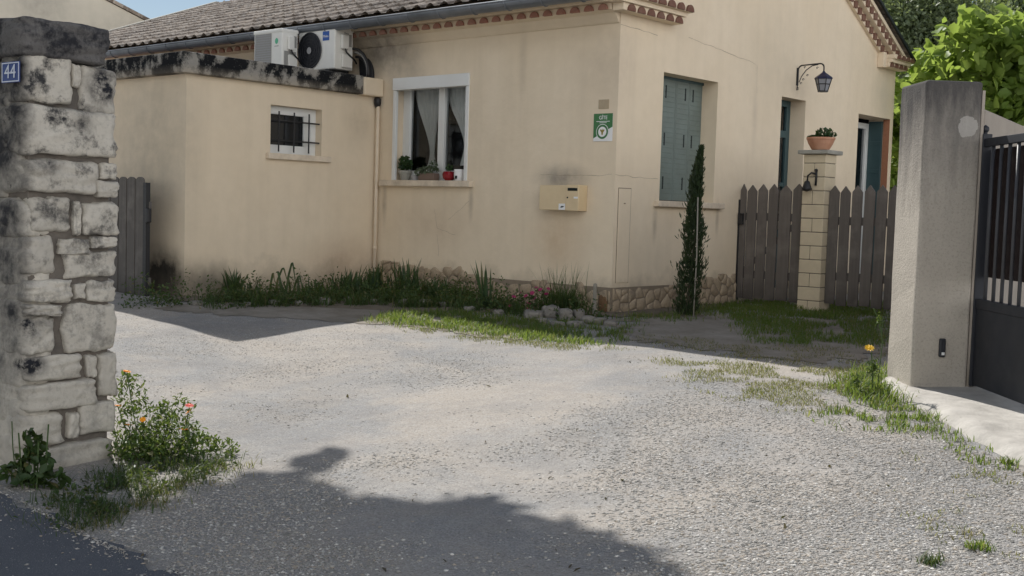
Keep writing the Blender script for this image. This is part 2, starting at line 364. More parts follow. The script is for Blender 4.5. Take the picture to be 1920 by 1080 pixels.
def mk_roughcast():
    t = NT('roughcast_concrete'); n1 = t.noise(60, 4, .75); n2 = t.noise(6, 6, .65); sp = t.sep()
    c = t.mix(n2, (.40, .362, .312), (.54, .495, .43)); c = t.mix(t.ramp(n1, [(.3, .45), (.5, 0)]), c, (.20, .175, .15))
    z = t.math('ADD', sp.outputs['Z'], t.math('MULTIPLY', t.noise(1, 6, .7, t.mapped((9, 9, 2))), -.9))
    f = t.n('ShaderNodeMapRange', Value=z, i1=.70, i2=1.50, i3=0.0, i4=.92).outputs[0]; c = t.mix(f, c, (.055, .053, .055))
    pt = t.math('GREATER_THAN', t.math('ADD', t.blob((.275, 0, 1.71), (.11, .2, .125)), t.math('MULTIPLY', t.math('ADD', t.noise(9, 6, .7), -.5), 1.1)), .42)
    c = t.mix(t.math('MULTIPLY', pt, .62), c, (.44, .42, .39))
    return t.done(c, .95, t.bump(t.math('ADD', t.math('ADD', t.math('MULTIPLY', t.noise(110, 3, .7), .7), t.math('MULTIPLY', t.noise(28, 5, .7), .9)), t.math('MULTIPLY', t.voro(70), -.35)), .55, .008), spec=.2)
m_rough = mk_roughcast()
m_gwall = plaster('garden_wall_render', (.34, .30, .26), (.44, .39, .33))
m_gate = simple('dark_gate_paint', (.022, .024, .031), .55, .15, 4, .05, 40, .002)
m_screen = simple('brown_screen', (.022, .011, .010), .8, .2, 10)
m_gatebar = simple('grey_gate_bar', (.06, .062, .07), .45, .2, 10)  # lighter grey than the gate frame and panel
m_pad = (lambda t: t.done(t.mix(t.ramp(t.noise(7, 6, .6), [(.35, 0), (.7, 1)]), (.37, .35, .32), (.51, .485, .445)), .9,
        t.bump(t.math('ADD', t.noise(5, 5, .6), t.math('MULTIPLY', t.noise(60, 4), .15)), .7, .03), spec=.2))(NT('lime_concrete'))

def mk_gravel_ground():
    t = NT('gravel_ground'); big = t.noise(.75, 6, .62, dist=.6); mid = t.noise(2.2, 7, .7, dist=.4); v = t.voro(95, 'F1'); vc = t.n('ShaderNodeTexVoronoi', Vector=t.co, Scale=95.0).outputs['Color']
    vbw = t.n('ShaderNodeRGBToBW', Color=vc).outputs[0]
    c = t.mix(t.ramp(big, [(.40, 0), (.58, 1)]), (.385, .35, .312), (.312, .312, .315))
    c = t.mix(t.ramp(mid, [(.45, 0), (.68, .7)]), c, (.39, .345, .295))
    c = t.mix(t.math('MULTIPLY', vbw, t.ramp(big, [(.42, .12), (.6, .5)])), c, (.21, .205, .195)); c = t.mix(t.ramp(vbw, [(.62, 0), (.8, .4)]), c, (.50, .485, .46))
    c = t.mix(t.ramp(v, [(.5, 0), (.85, .4)]), c, (.15, .14, .125))
    c = t.mix(t.ramp(t.noise(1.3, 7, .75), [(.48, 0), (.66, .6)]), c, (.245, .235, .228)); c = t.mix(t.ramp(t.noise(4.5, 7, .75, dist=.5), [(.54, 0), (.72, .4)]), c, (.46, .435, .395))
    c = t.mix(t.ramp(t.noise(38, 5, .75), [(.54, 0), (.66, .5)]), c, (.23, .215, .195)); c = t.mix(t.ramp(t.noise(85, 4, .75), [(.56, 0), (.68, .5)]), c, (.52, .50, .465)); c = t.mix(t.ramp(t.noise(9, 6, .75), [(.58, 0), (.72, .35)]), c, (.26, .235, .205))
    h = t.math('ADD', t.math('MULTIPLY', t.math('MULTIPLY', v, t.ramp(big, [(.42, .25), (.6, 1)])), -1.0), t.math('ADD', t.math('MULTIPLY', t.noise(20, 6, .7), .8), t.math('MULTIPLY', t.noise(90, 4, .7), .35)))
    return t.done(c, .95, t.bump(t.math('ADD', h, t.math('MULTIPLY', t.noise(7, 6, .7), 1.5)), .7, .010), spec=.2)
m_ground = mk_gravel_ground()
def mk_soil():
    t = NT('bed_soil'); n = t.noise(5, 6, .65)
    c = t.mix(n, (.12, .10, .078), (.26, .225, .18)); c = t.mix(t.ramp(t.noise(22, 5), [(.5, 0), (.7, .5)]), c, (.13, .13, .075))
    return t.done(c, .95, t.bump(t.noise(30, 5), .8, .02), spec=.1)
m_soil = mk_soil()
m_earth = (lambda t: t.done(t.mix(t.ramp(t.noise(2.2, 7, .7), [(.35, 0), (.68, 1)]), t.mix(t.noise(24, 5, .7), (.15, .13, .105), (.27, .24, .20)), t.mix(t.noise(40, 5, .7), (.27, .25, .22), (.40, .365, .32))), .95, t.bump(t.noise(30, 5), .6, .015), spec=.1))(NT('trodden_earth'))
def mk_asphalt():
    t = NT('asphalt'); n = t.noise(3, 5, .6); g = t.voro(160)
    c = t.mix(n, (.088, .095, .11), (.125, .132, .148)); c = t.mix(t.ramp(t.noise(120, 3), [(.58, 0), (.68, .6)]), c, (.25, .25, .25))
    return t.done(c, .9, t.bump(g, .5, .006), spec=.3)
m_asphalt = mk_asphalt()
def mk_pebble():
    t = NT('limestone_gravel'); i = t.island(); n = t.noise(70, 3)
    c = t.ramp(i, [(0, (.22, .215, .20)), (.25, (.36, .35, .33)), (.55, (.45, .435, .41)), (.8, (.43, .37, .30)), (.9, (.55, .53, .50)), (1, (.78, .76, .72))])
    c = t.mix(t.math('MULTIPLY', n, .3), c, (.15, .14, .13))
    return t.done(c, .9, spec=.25)
m_pebble = mk_pebble()
def mk_leaf(name, a, b, dry=None, trans=.35, rough=.5, spec=.35):
    t = NT(name); i = t.island(); n = t.noise(1.7, 4)
    c = t.mix(i, a, b)
    if dry: c = t.mix(t.math('GREATER_THAN', t.math('FRACT', t.math('MULTIPLY', i, 37.7)), dry[1]), c, dry[0])
    c = t.mix(t.math('MULTIPLY', n, .4), c, [x*.6 for x in a])
    p = t.n('ShaderNodeBsdfPrincipled', Roughness=rough); t.t.links.new(c, p.inputs['Base Color']); p.inputs['Specular IOR Level'].default_value = spec
    tr = t.n('ShaderNodeBsdfTranslucent'); t.t.links.new(t.mix(.35, c, (.5, .6, .08), 'MIX'), tr.inputs['Color'])
    mx = t.n('ShaderNodeMixShader', Fac=trans); t.t.links.new(p.outputs[0], mx.inputs[1]); t.t.links.new(tr.outputs[0], mx.inputs[2])
    t.t.links.new(mx.outputs[0], t.out.inputs['Surface']); return t.m
m_grass = mk_leaf('grass_blade', (.055, .12, .02), (.105, .19, .042), ((.24, .21, .10), .82), .5)
m_dry = mk_leaf('dry_grass', (.20, .18, .085), (.32, .27, .15), ((.10, .13, .04), .7))
m_weed = mk_leaf('weed_leaf', (.025, .055, .017), (.055, .10, .03), ((.15, .13, .06), .92), .25)
m_iris = mk_leaf('iris_blade', (.026, .058, .028), (.058, .105, .045), ((.16, .14, .07), .93), .2)
m_cyp = mk_leaf('cypress_leaf', (.018, .036, .016), (.042, .066, .028), None, .15)
m_bush = mk_leaf('marigold_leaf', (.04, .085, .02), (.10, .165, .042), ((.26, .25, .14), .93), .3)
m_bright = mk_leaf('bright_tree_leaf', (.17, .27, .055), (.30, .41, .11), None, .58, .5, .3)
m_darkleaf = mk_leaf('dark_tree_leaf', (.115, .155, .095), (.20, .245, .15), None, .4)
m_pine = mk_leaf('grey_green_leaf', (.09, .13, .075), (.16, .205, .115), None, .4)
m_potleaf = mk_leaf('pot_plant_leaf', (.02, .055, .022), (.05, .10, .035), None, .2)
m_succ = mk_leaf('succulent_leaf', (.09, .12, .075), (.13, .16, .10), None, .1)
m_fabric = (lambda t: (t.t.links.new(t.n('ShaderNodeMixShader', Fac=.25, i1=t.n('ShaderNodeBsdfDiffuse', Color=(.93, .94, .91, 1)).outputs[0],
            i2=t.n('ShaderNodeBsdfTranslucent', Color=(.75, .78, .74, 1)).outputs[0]).outputs[0], t.out.inputs['Surface']), t.m)[1])(NT('white_voile'))
def mk_glass():
    t = NT('window_glass'); f = t.n('ShaderNodeFresnel', IOR=1.5).outputs[0]
    g = t.n('ShaderNodeBsdfGlossy', Roughness=.03, Color=(.9, .95, 1, 1)); tr = t.n('ShaderNodeBsdfTransparent', Color=(.94, .96, .97, 1))
    mx = t.n('ShaderNodeMixShader', Fac=t.math('MULTIPLY', f, 1.2, clamp=True)); t.t.links.new(tr.outputs[0], mx.inputs[1]); t.t.links.new(g.outputs[0], mx.inputs[2])
    t.t.links.new(mx.outputs[0], t.out.inputs['Surface']); return t.m
m_glass = mk_glass()

# ------------------------------------------------------------------ ground, road, apron, soil
def axis(lo, hi, a, b, fine):
    v = list(np.arange(a, b, fine)); x = a; st = fine
    while x > lo: st *= 1.35; x -= st; v.insert(0, x)
    x = v[-1]; st = fine
    while x < hi: st *= 1.35; x += st; v.append(x)
    return v
xs = axis(-300, 300, -6, 6, .09); ys = axis(-60, 500, 2.5, 14.5, .09)
mb = MB(); nx = len(xs)
mb.add([(x, y, gz(x, y)) for y in ys for x in xs], [(j*nx+i, j*nx+i+1, (j+1)*nx+i+1, (j+1)*nx+i) for j in range(len(ys)-1) for i in range(nx-1)])
tag(mb.build('gravel_ground', m_ground, smooth=True, fix=False), 'pale dusty gravel yard sloping up to the cream house', 'ground', kind='structure')
def patch(name, loop, lift, mat, label, cat, cell=.1, kind='structure', feather=.07):   # sheet laid on the ground inside a ragged outline
    rng = random.Random(len(loop)*7+1); P = []
    for i in range(len(loop)):
        a = Vector(loop[i][:2]); b = Vector(loop[(i+1) % len(loop)][:2]); n = max(1, int((b-a).length/.06)); nn = Vector((-(b-a).y, (b-a).x)); nn = nn.normalized() if nn.length else nn
        for k in range(n):
            q = a.lerp(b, k/n); P.append(q + nn*noise.noise(Vector((q.x*6, q.y*6, 3)))*feather + nn*noise.noise(Vector((q.x*25, q.y*25, 5)))*feather*.5)
    bm = bmesh.new(); vs = [bm.verts.new((p.x, p.y, 0)) for p in P]; fc = bm.faces.new(vs)
    bmesh.ops.triangulate(bm, faces=[fc])
    x0, x1 = min(p.x for p in P), max(p.x for p in P); y0, y1 = min(p.y for p in P), max(p.y for p in P)
    for k in range(int((x1-x0)/cell)+1): bmesh.ops.bisect_plane(bm, geom=bm.verts[:]+bm.edges[:]+bm.faces[:], plane_co=(x0+k*cell+.013, 0, 0), plane_no=(1, 0, 0))
    for k in range(int((y1-y0)/cell)+1): bmesh.ops.bisect_plane(bm, geom=bm.verts[:]+bm.edges[:]+bm.faces[:], plane_co=(0, y0+k*cell+.013, 0), plane_no=(0, 1, 0))
    for v in bm.verts: v.co.z = gz(v.co.x, v.co.y) + lift
    bmesh.ops.recalc_face_normals(bm, faces=bm.faces)
    me = bpy.data.meshes.new(name); bm.to_mesh(me); bm.free(); me.materials.append(mat)
    for p in me.polygons:
        if p.normal.z < 0: p.flip()
    return tag(place(me, name, smooth=True), label, cat, kind=kind)
a, b = gp(0, 928), gp(330, 1080); d = (b-a).normalized(); nrm = Vector((-d.y, d.x, 0))
if nrm.y > 0: nrm = -nrm
a_, n_ = a.copy(), nrm.copy()
patch('road', [a-d*4, a, gp(150, 995), b, b+d*5, b+d*5+nrm*5, a-d*4+nrm*5], .008, m_asphalt, 'dark asphalt street edge at the bottom left corner', 'road', .15)
patch('soil', [W(-4.3, -2.75), W(-3.15, -3.1), W(-2.85, -2.1), W(-2.6, -1.1), W(-1.2, -.85), W(-.1, -.75), W(.35, -.3), W(.9, .3), W(.5, .9), W(.4, 2.2), W(.05, 2.4), W(.05, 0), W(0, .05), W(-3.58, .05), W(-3.58, -2.7)],
      .007, m_soil, 'dark planting soil along the foot of the cream walls', 'soil', .14, feather=.16)

GP = lambda *q: [gp(*p) for p in q]
patch('soil', GP((1175, 600), (1345, 588), (1420, 600), (1664, 600), (1664, 668), (1560, 676), (1480, 675), (1330, 655), (1180, 640)), .005, m_earth, 'brown earth before the picket gate and fence, darkening the ground along the eave shadow', 'soil', .14, feather=.30)  # earth patch cut along the eave shadow edge; shade partly in its colour
patch('soil', GP((285, 578), (380, 568), (640, 568), (780, 580), (1000, 606), (1060, 640), (900, 632), (760, 612), (660, 607), (540, 598), (420, 592)), .005, m_earth, 'brown earth strip between wall bed and gravel', 'soil', .14, feather=.14)
# concrete apron under the neighbour's gate: a raised slab with a broken front edge
def apron():
    vs = []; fs = []; NX, NY = 26, 60
    for j in range(NY+1):
        Y = 7.75 - j*.075
        for i in range(NX+1):
            left = 2.44 + .05*noise.noise(Vector((Y*3, 1, 2))) + .025*noise.noise(Vector((Y*11, 4, 2)))
            X = left + (4.6-left)*(i/NX)**1.5
            e = min(1, (X-left)/.06); z = gz(X, Y) + .055*e + (.008*noise.noise(Vector((X*4, Y*4, 0))) + .005*noise.noise(Vector((X*14, Y*9, 7))))*e - .02*(1-e)
            vs.append((X, Y, z))
    fs = [(j*(NX+1)+i, (j+1)*(NX+1)+i, (j+1)*(NX+1)+i+1, j*(NX+1)+i+1) for j in range(NY) for i in range(NX)]
    mb = MB(); mb.add(vs, fs); return mb.build('pavement', m_pad, smooth=True)
tag(apron(), 'pale uneven concrete apron in front of the metal gate', 'pavement', kind='structure')

# ------------------------------------------------------------------ the house
house = thing('house', 'cream rendered one storey house with grey tiled roof and teal shutters', 'house', W(0, 0, 0), HR)
def wall_cells(mb, u0, u1, v0, v1, ops, f, depth):
    us = sorted({u0, u1, *[o[0] for o in ops], *[o[1] for o in ops]}); vs = sorted({v0, v1, *[o[2] for o in ops], *[o[3] for o in ops]})
    for i in range(len(us)-1):
        for j in range(len(vs)-1):
            uc, vc = (us[i]+us[i+1])/2, (vs[j]+vs[j+1])/2
            if any(o[0] < uc < o[1] and o[2] < vc < o[3] for o in ops): continue
            mb.quad(f(us[i], vs[j], 0), f(us[i+1], vs[j], 0), f(us[i+1], vs[j+1], 0), f(us[i], vs[j+1], 0))
    for (a, b, c, e) in ops:
        mb.quad(f(a, c, 0), f(a, e, 0), f(a, e, depth), f(a, c, depth)); mb.quad(f(b, c, 0), f(b, e, 0), f(b, e, depth), f(b, c, depth))
        mb.quad(f(a, e, 0), f(b, e, 0), f(b, e, depth), f(a, e, depth)); mb.quad(f(a, c, 0), f(b, c, 0), f(b, c, depth), f(a, c, depth))
def zl(y): return 3.373 + .38*y             # left roof slope
def zr(y): return 3.375 + .53*(6.66-y)      # right roof slope
YA = 3.8765; ZA = zl(YA)
fA = lambda u, v, dpt: (u, dpt, v)
fB = lambda u, v, dpt: (-dpt, u, v)
WINA = (-3.345, -2.088, 1.335, 2.55); WINB = (.805, 1.90, 1.167, 2.535); DOOR = (3.384, 4.01, .12, 2.513); WINR = (5.545, 6.575, .12, 2.476)
mb = MB()
wall_cells(mb, -5.6, 0, -.4, 3.2, [WINA], fA, .26)
wall_cells(mb, 0, 6.68, -.4, 3.2, [WINB, DOOR, WINR], fB, .32)
mb.quad((0, 0, 3.2), (0, 6.68, 3.2), (0, 6.68, zr(6.68)-.05), (0, YA, ZA-.05), (0, 0, zl(0)-.05))
mb.quad((-12.6, 6.68, -.4), (0, 6.68, -.4), (0, 6.68, 3.3), (-12.6, 6.68, 3.3))
mb.quad((-12.6, 0, -.4), (-12.6, 6.68, -.4), (-12.6, 6.68, 3.3), (-12.6, YA, ZA-.05), (-12.6, 0, 3.3))
mb.quad((-5.6, 0, 3.2), (0, 0, 3.2), (0, 0, 3.3), (-5.6, 0, 3.3))
wall = mb.build('wall', m_wall, house, fix=False)
mb = MB(); mb.quad((-12.6, 0, -.4), (-5.6, 0, -.4), (-5.6, 0, 3.3), (-12.6, 0, 3.3)); mb.build('salmon_wall', m_salmon, house, fix=False)['label'] = 'salmon rendered stretch of wall behind the annex'
# dark rooms behind the openings
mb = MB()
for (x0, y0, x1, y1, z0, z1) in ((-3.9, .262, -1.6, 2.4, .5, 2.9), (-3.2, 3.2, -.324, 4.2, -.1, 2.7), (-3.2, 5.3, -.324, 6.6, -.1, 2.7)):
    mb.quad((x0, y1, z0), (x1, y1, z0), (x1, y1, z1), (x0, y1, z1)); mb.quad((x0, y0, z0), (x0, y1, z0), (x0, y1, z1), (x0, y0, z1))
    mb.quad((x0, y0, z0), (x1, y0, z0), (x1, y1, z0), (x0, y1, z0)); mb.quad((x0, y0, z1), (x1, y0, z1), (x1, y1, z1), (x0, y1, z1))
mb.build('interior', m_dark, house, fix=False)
# roof
def slope_tiles(x0, x1, ya, yb, zf, flip=False):
    mb = MB(); L = abs(yb-ya); rows = int(L/.335)+1; nu = int((x1-x0)/.0275)
    vs = []; lines = []
    for r in range(rows):
        for (t, lift) in ((0.0, .034), (.5, .022), (1.0, .008)):
            s = min((r+t)*.335, L); y = ya + (yb-ya)*s/L; lines.append((y, lift, r))
    for (y, lift, r) in lines:
        for i in range(nu+1):
            x = x0+(x1-x0)*i/nu; ph = (x/.22) % 1.0
            h = .045*math.sin(math.pi*ph/.62) if ph < .62 else .006
            k = math.floor(x/.22); h += .010*noise.noise(Vector((k*1.7, r*2.3, 1)))
            vs.append((x, y + .012*noise.noise(Vector((k*2.1, r*1.3, 5))), zf(y)+lift+h))
    n = nu+1
    fs = [(j*n+i, j*n+i+1, (j+1)*n+i+1, (j+1)*n+i) for j in range(len(lines)-1) for i in range(nu)]
    mb.add(vs, fs); return mb
slope_tiles(-12.8, .22, -.40, YA, zl).build('roof', m_tile, house, fix=False)
slope_tiles(-12.8, .22, 6.90, YA, zr).build('roof', m_tile, house, fix=False)
mb = MB()                                    # roof boards and verge mortar under the tiles
for x0, x1 in ((-12.7, .16),):
    mb.ext([(x0, -.34, zl(-.34)-.07), (x0, -.34, zl(-.34)-.012), (x0, YA, ZA-.012), (x0, YA, ZA-.07)], (x1-x0, 0, 0))
    mb.ext([(x0, 6.82, zr(6.82)-.07), (x0, 6.82, zr(6.82)-.012), (x0, YA+.004, ZA-.012), (x0, YA+.004, ZA-.07)], (x1-x0, 0, 0))
mb.build('roof_deck', m_wall, house)
mb = MB(); mb.ext([(-12.82, -.42, zl(-.42)+.01), (-12.82, -.42, zl(-.42)+.085), (-12.82, YA, ZA+.085), (-12.82, YA, ZA+.01)], (.13, 0, 0))
mb.build('verge_capping', m_cap, house, bevel=.01)
mb = MB(); mb.ext([(.205, -.42, zl(-.42)-.03), (.205, -.42, zl(-.42)+.05), (.205, YA, ZA+.05), (.205, YA, ZA-.03)], (.03, 0, 0))
mb.ext([(.205, 6.86, zr(6.86)+.005), (.205, 6.86, zr(6.86)+.045), (.205, YA+.004, ZA+.045), (.205, YA+.004, ZA+.005)], (.03, 0, 0))
mb.build('verge_tile', m_slot, house)
# gutter with brackets
mb = MB(); n = 10; R = .085; yc, zc = -.44, 3.190
vs = []
for x in (-12.7, .02):
    for rr in (R, R-.006):
        for k in range(n+1):
            th = math.pi + math.pi*k/n; vs.append((x, yc+rr*math.cos(th), zc+rr*math.sin(th)))
m_ = 2*(n+1)
for k in range(n): mb.f += []
fs = [(k, k+1, m_+k+1, m_+k) for k in range(n)] + [(n+1+k, n+2+k, m_+n+2+k, m_+n+1+k) for k in range(n)] + [(0, n+1, m_+n+1, m_), (n, 2*n+1, m_+2*n+1, m_+n)]
fs += [tuple(range(0, n+1)), tuple(range(m_, m_+n+1))]
mb.add(vs, fs); mb.tube([(-12.7, yc-R, zc), (.02, yc-R, zc)], .011, 8)
gut = mb.build('gutter', m_zinc, house, fix=False)
mb = MB()
for k in range(26):
    x = -12.4 + k*.49; mb = MB()
    mb.tube([(x, yc+(R+.004)*math.cos(math.pi+math.pi*i/8), zc+(R+.004)*math.sin(math.pi+math.pi*i/8)) for i in range(9)], .007, 6)
    mb.build('gutter_bracket', m_zinc, gut)
# tiled cornice: half-round tiles in two rows, plain bands between
def halftile(mb, c, r, ax, ln):             # arch-shaped tile end; axis 'y' (out of the long wall) or 'x' (out of the gable)
    pts = [(r*math.cos(math.pi*k/8), r*math.sin(math.pi*k/8)*1.05) for k in range(9)]
    if ax == 'y': mb.ext([(c[0]+p[0], c[1], c[2]+p[1]) for p in pts], (0, -ln, 0))
    else: mb.ext([(c[0], c[1]+p[0], c[2]+p[1]) for p in pts], (ln, 0, 0))
tl = MB(); bd = MB()
ta = MB()
for k in range(68): halftile(ta, (-.10 - k*.182, .0, 3.058), .056, 'y', .185)
bd.ext([(-12.5, -.001, 2.94), (-12.5, -.022, 2.955), (-12.5, -.045, 2.985), (-12.5, -.085, 3.035), (-12.5, -.155, 3.060), (-12.5, -.155, 3.125), (-12.5, -.001, 3.125)], (12.49, 0, 0))
bd.box(-12.5, -.24, 3.125, .16, -.001, 3.235)
ta.build('cornice_tile', m_terra2, house)
for k in range(6): halftile(tl, (0, -.02+k*.172, 3.045), .066, 'x', .155)
for k in range(6): halftile(tl, (0, .06+k*.172, 3.168), .068, 'x', .235)
bd.box(.001, -.15, 3.043, .138, .93, 3.118); bd.box(.001, -.2, 3.118, .17, .96, 3.165); bd.box(.001, -.2, 3.165, .215, 1.0, 3.245)
for k in range(4): halftile(tl, (0, 6.22+k*.155, 3.175), .058, 'x', .155)
for k in range(4): halftile(tl, (0, 6.27+k*.155, 3.285), .058, 'x', .235)
bd.box(.001, 6.05, 3.16, .095, 6.145, 3.37); bd.box(.001, 6.147, 3.172, .138, 6.75, 3.235); bd.box(.001, 6.147, 3.235, .18, 6.78, 3.283); bd.box(.001, 6.147, 3.283, .215, 6.80, 3.345)
tl.build('cornice_tile', m_terra, house); bd.build('cornice', m_wall, house, bevel=.006)
# stepped rake under the verge with square brick ends
bd = MB(); br = MB()
def rake(off0, off1, x1, y0, y1, zf): bd.ext([(.001, y0, zf(y0)-off0), (.001, y1, zf(y1)-off0), (.001, y1, zf(y1)-off1), (.001, y0, zf(y0)-off1)], (x1, 0, 0))
rake(.085, .215, .135, YA+.01, 6.62, zr); rake(.215, .335, .05, YA+.01, 6.28, zr)
rake(.085, .215, .135, -.05, YA, zl); rake(.215, .335, .05, .25, YA, zl)
def brick(x, y, zf, off, dz, dy, pr):
    z = zf(y)-off; br.ext([(x, y-dy, z-dz), (x, y+dy, z-dz), (x, y+dy, z+dz), (x, y-dy, z+dz)], (pr, 0, 0))
y = 6.50
while y > YA+.1:
    brick(.13, y, zr, .150, .044, .042, .03)
    if y-.055 < 6.2: brick(.045, y-.055, zr, .278, .044, .042, .03)
    y -= .128
y = 1.1
while y < YA-.1: brick(.13, y, zl, .150, .042, .038, .065); brick(.045, y+.055, zl, .278, .042, .038, .065); y += .121
bd.build('rake_cornice', m_wall, house); br.build('cornice_brick', m_terra, house)
# hairline cracks in the render
def crack(pts, f, wd=.0022):
    q = []; mb = MB()
    for i in range(len(pts)-1):
        a, b = Vector(pts[i]+(0,)), Vector(pts[i+1]+(0,)); n = max(2, int((b-a).length/.04))
        for k in range(n): p = a.lerp(b, k/n); q.append((p.x+.012*noise.noise(Vector((p.x*9, p.y*9, 2))), p.y+.016*noise.noise(Vector((p.x*8, p.y*8, 7)))))
    for i in range(len(q)-1):
        a, b = Vector(q[i]), Vector(q[i+1]); t = (b-a); nn = Vector((-t.y, t.x)).normalized()*wd*(.4+.8*abs(noise.noise(Vector((a.x*5, a.y*5, 1)))))
        mb.quad(*[f(p.x, p.y, -.0025) for p in (a-nn, b-nn, b+nn, a+nn)])
    mb.build('crack', m_crack, house, fix=False)
crack([(-1.0, 1.405), (-.4, 1.40), (0, 1.41)], fA); crack([(0, 1.41), (.35, 1.40), (.8, 1.395)], fB)
crack([(1.25, 2.96), (1.9, 2.90), (2.75, 2.83)], fB); crack([(2.75, 2.83), (2.77, 2.45)], fB, .002); crack([(.0, 2.93), (.7, 2.90)], fB, .003)
crack([(-2.6, 1.0), (-2.55, .78), (-2.2, .70)], fA, .002); crack([(-2.55, .70), (-2.5, .42)], fA, .002); crack([(-2.05, 1.1), (-2.4, .86)], fA, .0015)
# window in the long wall
x0, x1, z0, z1 = WINA
fr = MB(); yA, yB = .16, .22; xm = (x0+x1)/2+.035
fr.box(x0, yA, z0, x0+.125, yB, 2.53); fr.box(x1-.11, yA, z0, x1, yB, 2.53); fr.box(x0+.125, yA, z0, x1-.11, yB, z0+.12); fr.box(x0+.125, yA, 2.46, x1-.11, yB, 2.53)
fr.box(xm-.05, yA-.01, z0+.12, xm+.05, yB, 2.46)
win = fr.build('window', m_pvc, house, bevel=.006)
for a in (x0, x1-.05):
    wf = MB(); wf.box(a, -.012, z0, a+.05, .03, 2.405); wf.build('guide_rail', m_pvc, win, bevel=.004)
b_ = MB(); b_.box(x0-.004, -.022, 2.408, x1+.004, .10, z1+.002); b_.build('roller_shutter_box', m_pvc, win, bevel=.006)
for a, b in ((x0+.125, xm-.05), (xm+.05, x1-.11)):
    g = MB(); g.quad((a, .19, z0+.12), (b, .19, z0+.12), (b, .19, 2.46), (a, .19, 2.46)); g.build('pane', m_glass, win, fix=False)
s_ = MB(); s_.box(-3.50, -.075, 1.262, -1.985, .20, z0-.002); s_.build('sill', m_sill, win, bevel=.006)
# window with closed teal shutters in the gable
y0, y1, z0, z1 = WINB
sh = thing('x', None, None); bpy.data.objects.remove(sh)
wb = MB(); wb.box(-.085, .705, 1.10, .07, 2.045, 1.165); 
for yy in (): pass
win2 = wb.build('sill', m_sill, house, bevel=.008)
st = MB(); NP = 4; pw = (y1-y0)/NP
for k in range(NP):
    a = y0+k*pw; st.box(-.235, a+.002, z0+.01, -.205, a+pw-.002, z1-.02)
    for j in range(24):                      # shallow horizontal ribs of the folding leaves
        zz = z0+.03+j*.056; st.box(-.206, a+.02, zz, -.2015, a+pw-.02, zz+.047)
shut = st.build('shutter', m_teal, house, bevel=.002, seg=1)
sv = MB()
for k in range(NP):
    for zz in (1.30, 1.78, 2.30):
        a = y0+k*pw + (pw*.70 if k % 2 == 0 else pw*.28); sv = MB(); sv.box(-.203, a-.011, zz, -.1995, a+.011, zz+.14); sv.build('ventilation_slot', m_slot, shut)
tr_ = MB(); tr_.box(-.25, y0, z1-.03, -.19, y1, z1-.0); tr_.build('head_rail', m_tealdark, shut)
# glazed teal door
y0, y1, z0, z1 = DOOR
d_ = MB(); X0, X1 = -.26, -.21
d_.box(X0, y0, z0, X1, y0+.09, z1); d_.box(X0, y1-.09, z0, X1, y1, z1); d_.box(X0, y0+.09, z0, X1, y1-.09, z0+.75); d_.box(X0, y0+.09, 2.04, X1, y1-.09, 2.13); d_.box(X0, y0+.09, z1-.08, X1, y1-.09, z1)
d_.box(X0, y0+.09, 1.42, X1-.005, y1-.09, 1.47)
door = d_.build('door', m_tealdark, house, bevel=.004)
g = MB(); g.quad((-.235, y0+.09, z0+.75), (-.235, y1-.09, z0+.75), (-.235, y1-.09, z1-.08), (-.235, y0+.09, z1-.08)); g.build('pane', m_glass, door, fix=False)
gr = MB()
for k in range(1, 3): gr.tube([(-.20, y0+.09+k*.15, z0+.78), (-.20, y0+.09+k*.15, 2.03)], .007, 6)
gr.tube([(-.20, y0+.1, 1.85), (-.20, y0+.24, 1.5), (-.20, y0+.39, 1.85)], .006, 6)
gr.build('door_grille', m_iron, door)
# window door at the far end, leaf folded into the reveal
y0, y1, z0, z1 = WINR
w_ = MB(); w_.box(-.315, y0, z0, -.27, y0+.10, z1); w_.box(-.36, y1-.12, z0, -.30, y1-.002, z1-.06); w_.box(-.36, y0+.1, z1-.14, -.30, y1-.12, z1-.06)
rw = w_.build('window', m_pvc, house, bevel=.004)
g = MB(); g.quad((-.33, y0+.1, z0), (-.33, y1-.12, z0), (-.33, y1-.12, z1-.1), (-.33, y0+.1, z1-.1)); g.build('pane', m_glass, rw, fix=False)
l_ = MB(); l_.box(-.297, y1-.045, z0+.02, -.098, y1-.004, z1-.03)
for zz in (.5, 1.1, 1.7, 2.1): l_.box(-.29, y1-.05, zz, -.105, y1-.045, zz+.06)
l_.build('shutter', m_tealdark, house, bevel=.003)
l_ = MB(); l_.box(-.20, y0+.003, z0+.02, -.03, y0+.04, z1-.03); l_.build('shutter', m_tealdark, house, bevel=.003)
l_ = MB(); l_.box(-.0945, y1-.006, z0, -.001, y1+.0, z1-.001); l_.build('brick_jamb', m_brick, house)
# cover of the meter niche, vent patch
mb = MB(); mb.box(.0005, .068, .30, .008, .277, 1.272); uc = mb.build('meter_cover', m_wall, house, bevel=.003)
mb = MB(); mb.box(.0005, .060, .295, .004, .0675, 1.28); mb.box(.0005, .2775, .295, .004, .285, 1.28); mb.box(.0005, .068, 1.2725, .004, .277, 1.28); mb.lathe([(.012, -.004), (.012, .004)], 10, (.010, .165, 1.12)); mb.build('cover_joint', m_crack, uc)
mb = MB(); mb.box(-.243, -.006, 2.083, -.110, -.0005, 2.178); mb.build('vent_cover', m_patch, house, bevel=.002)
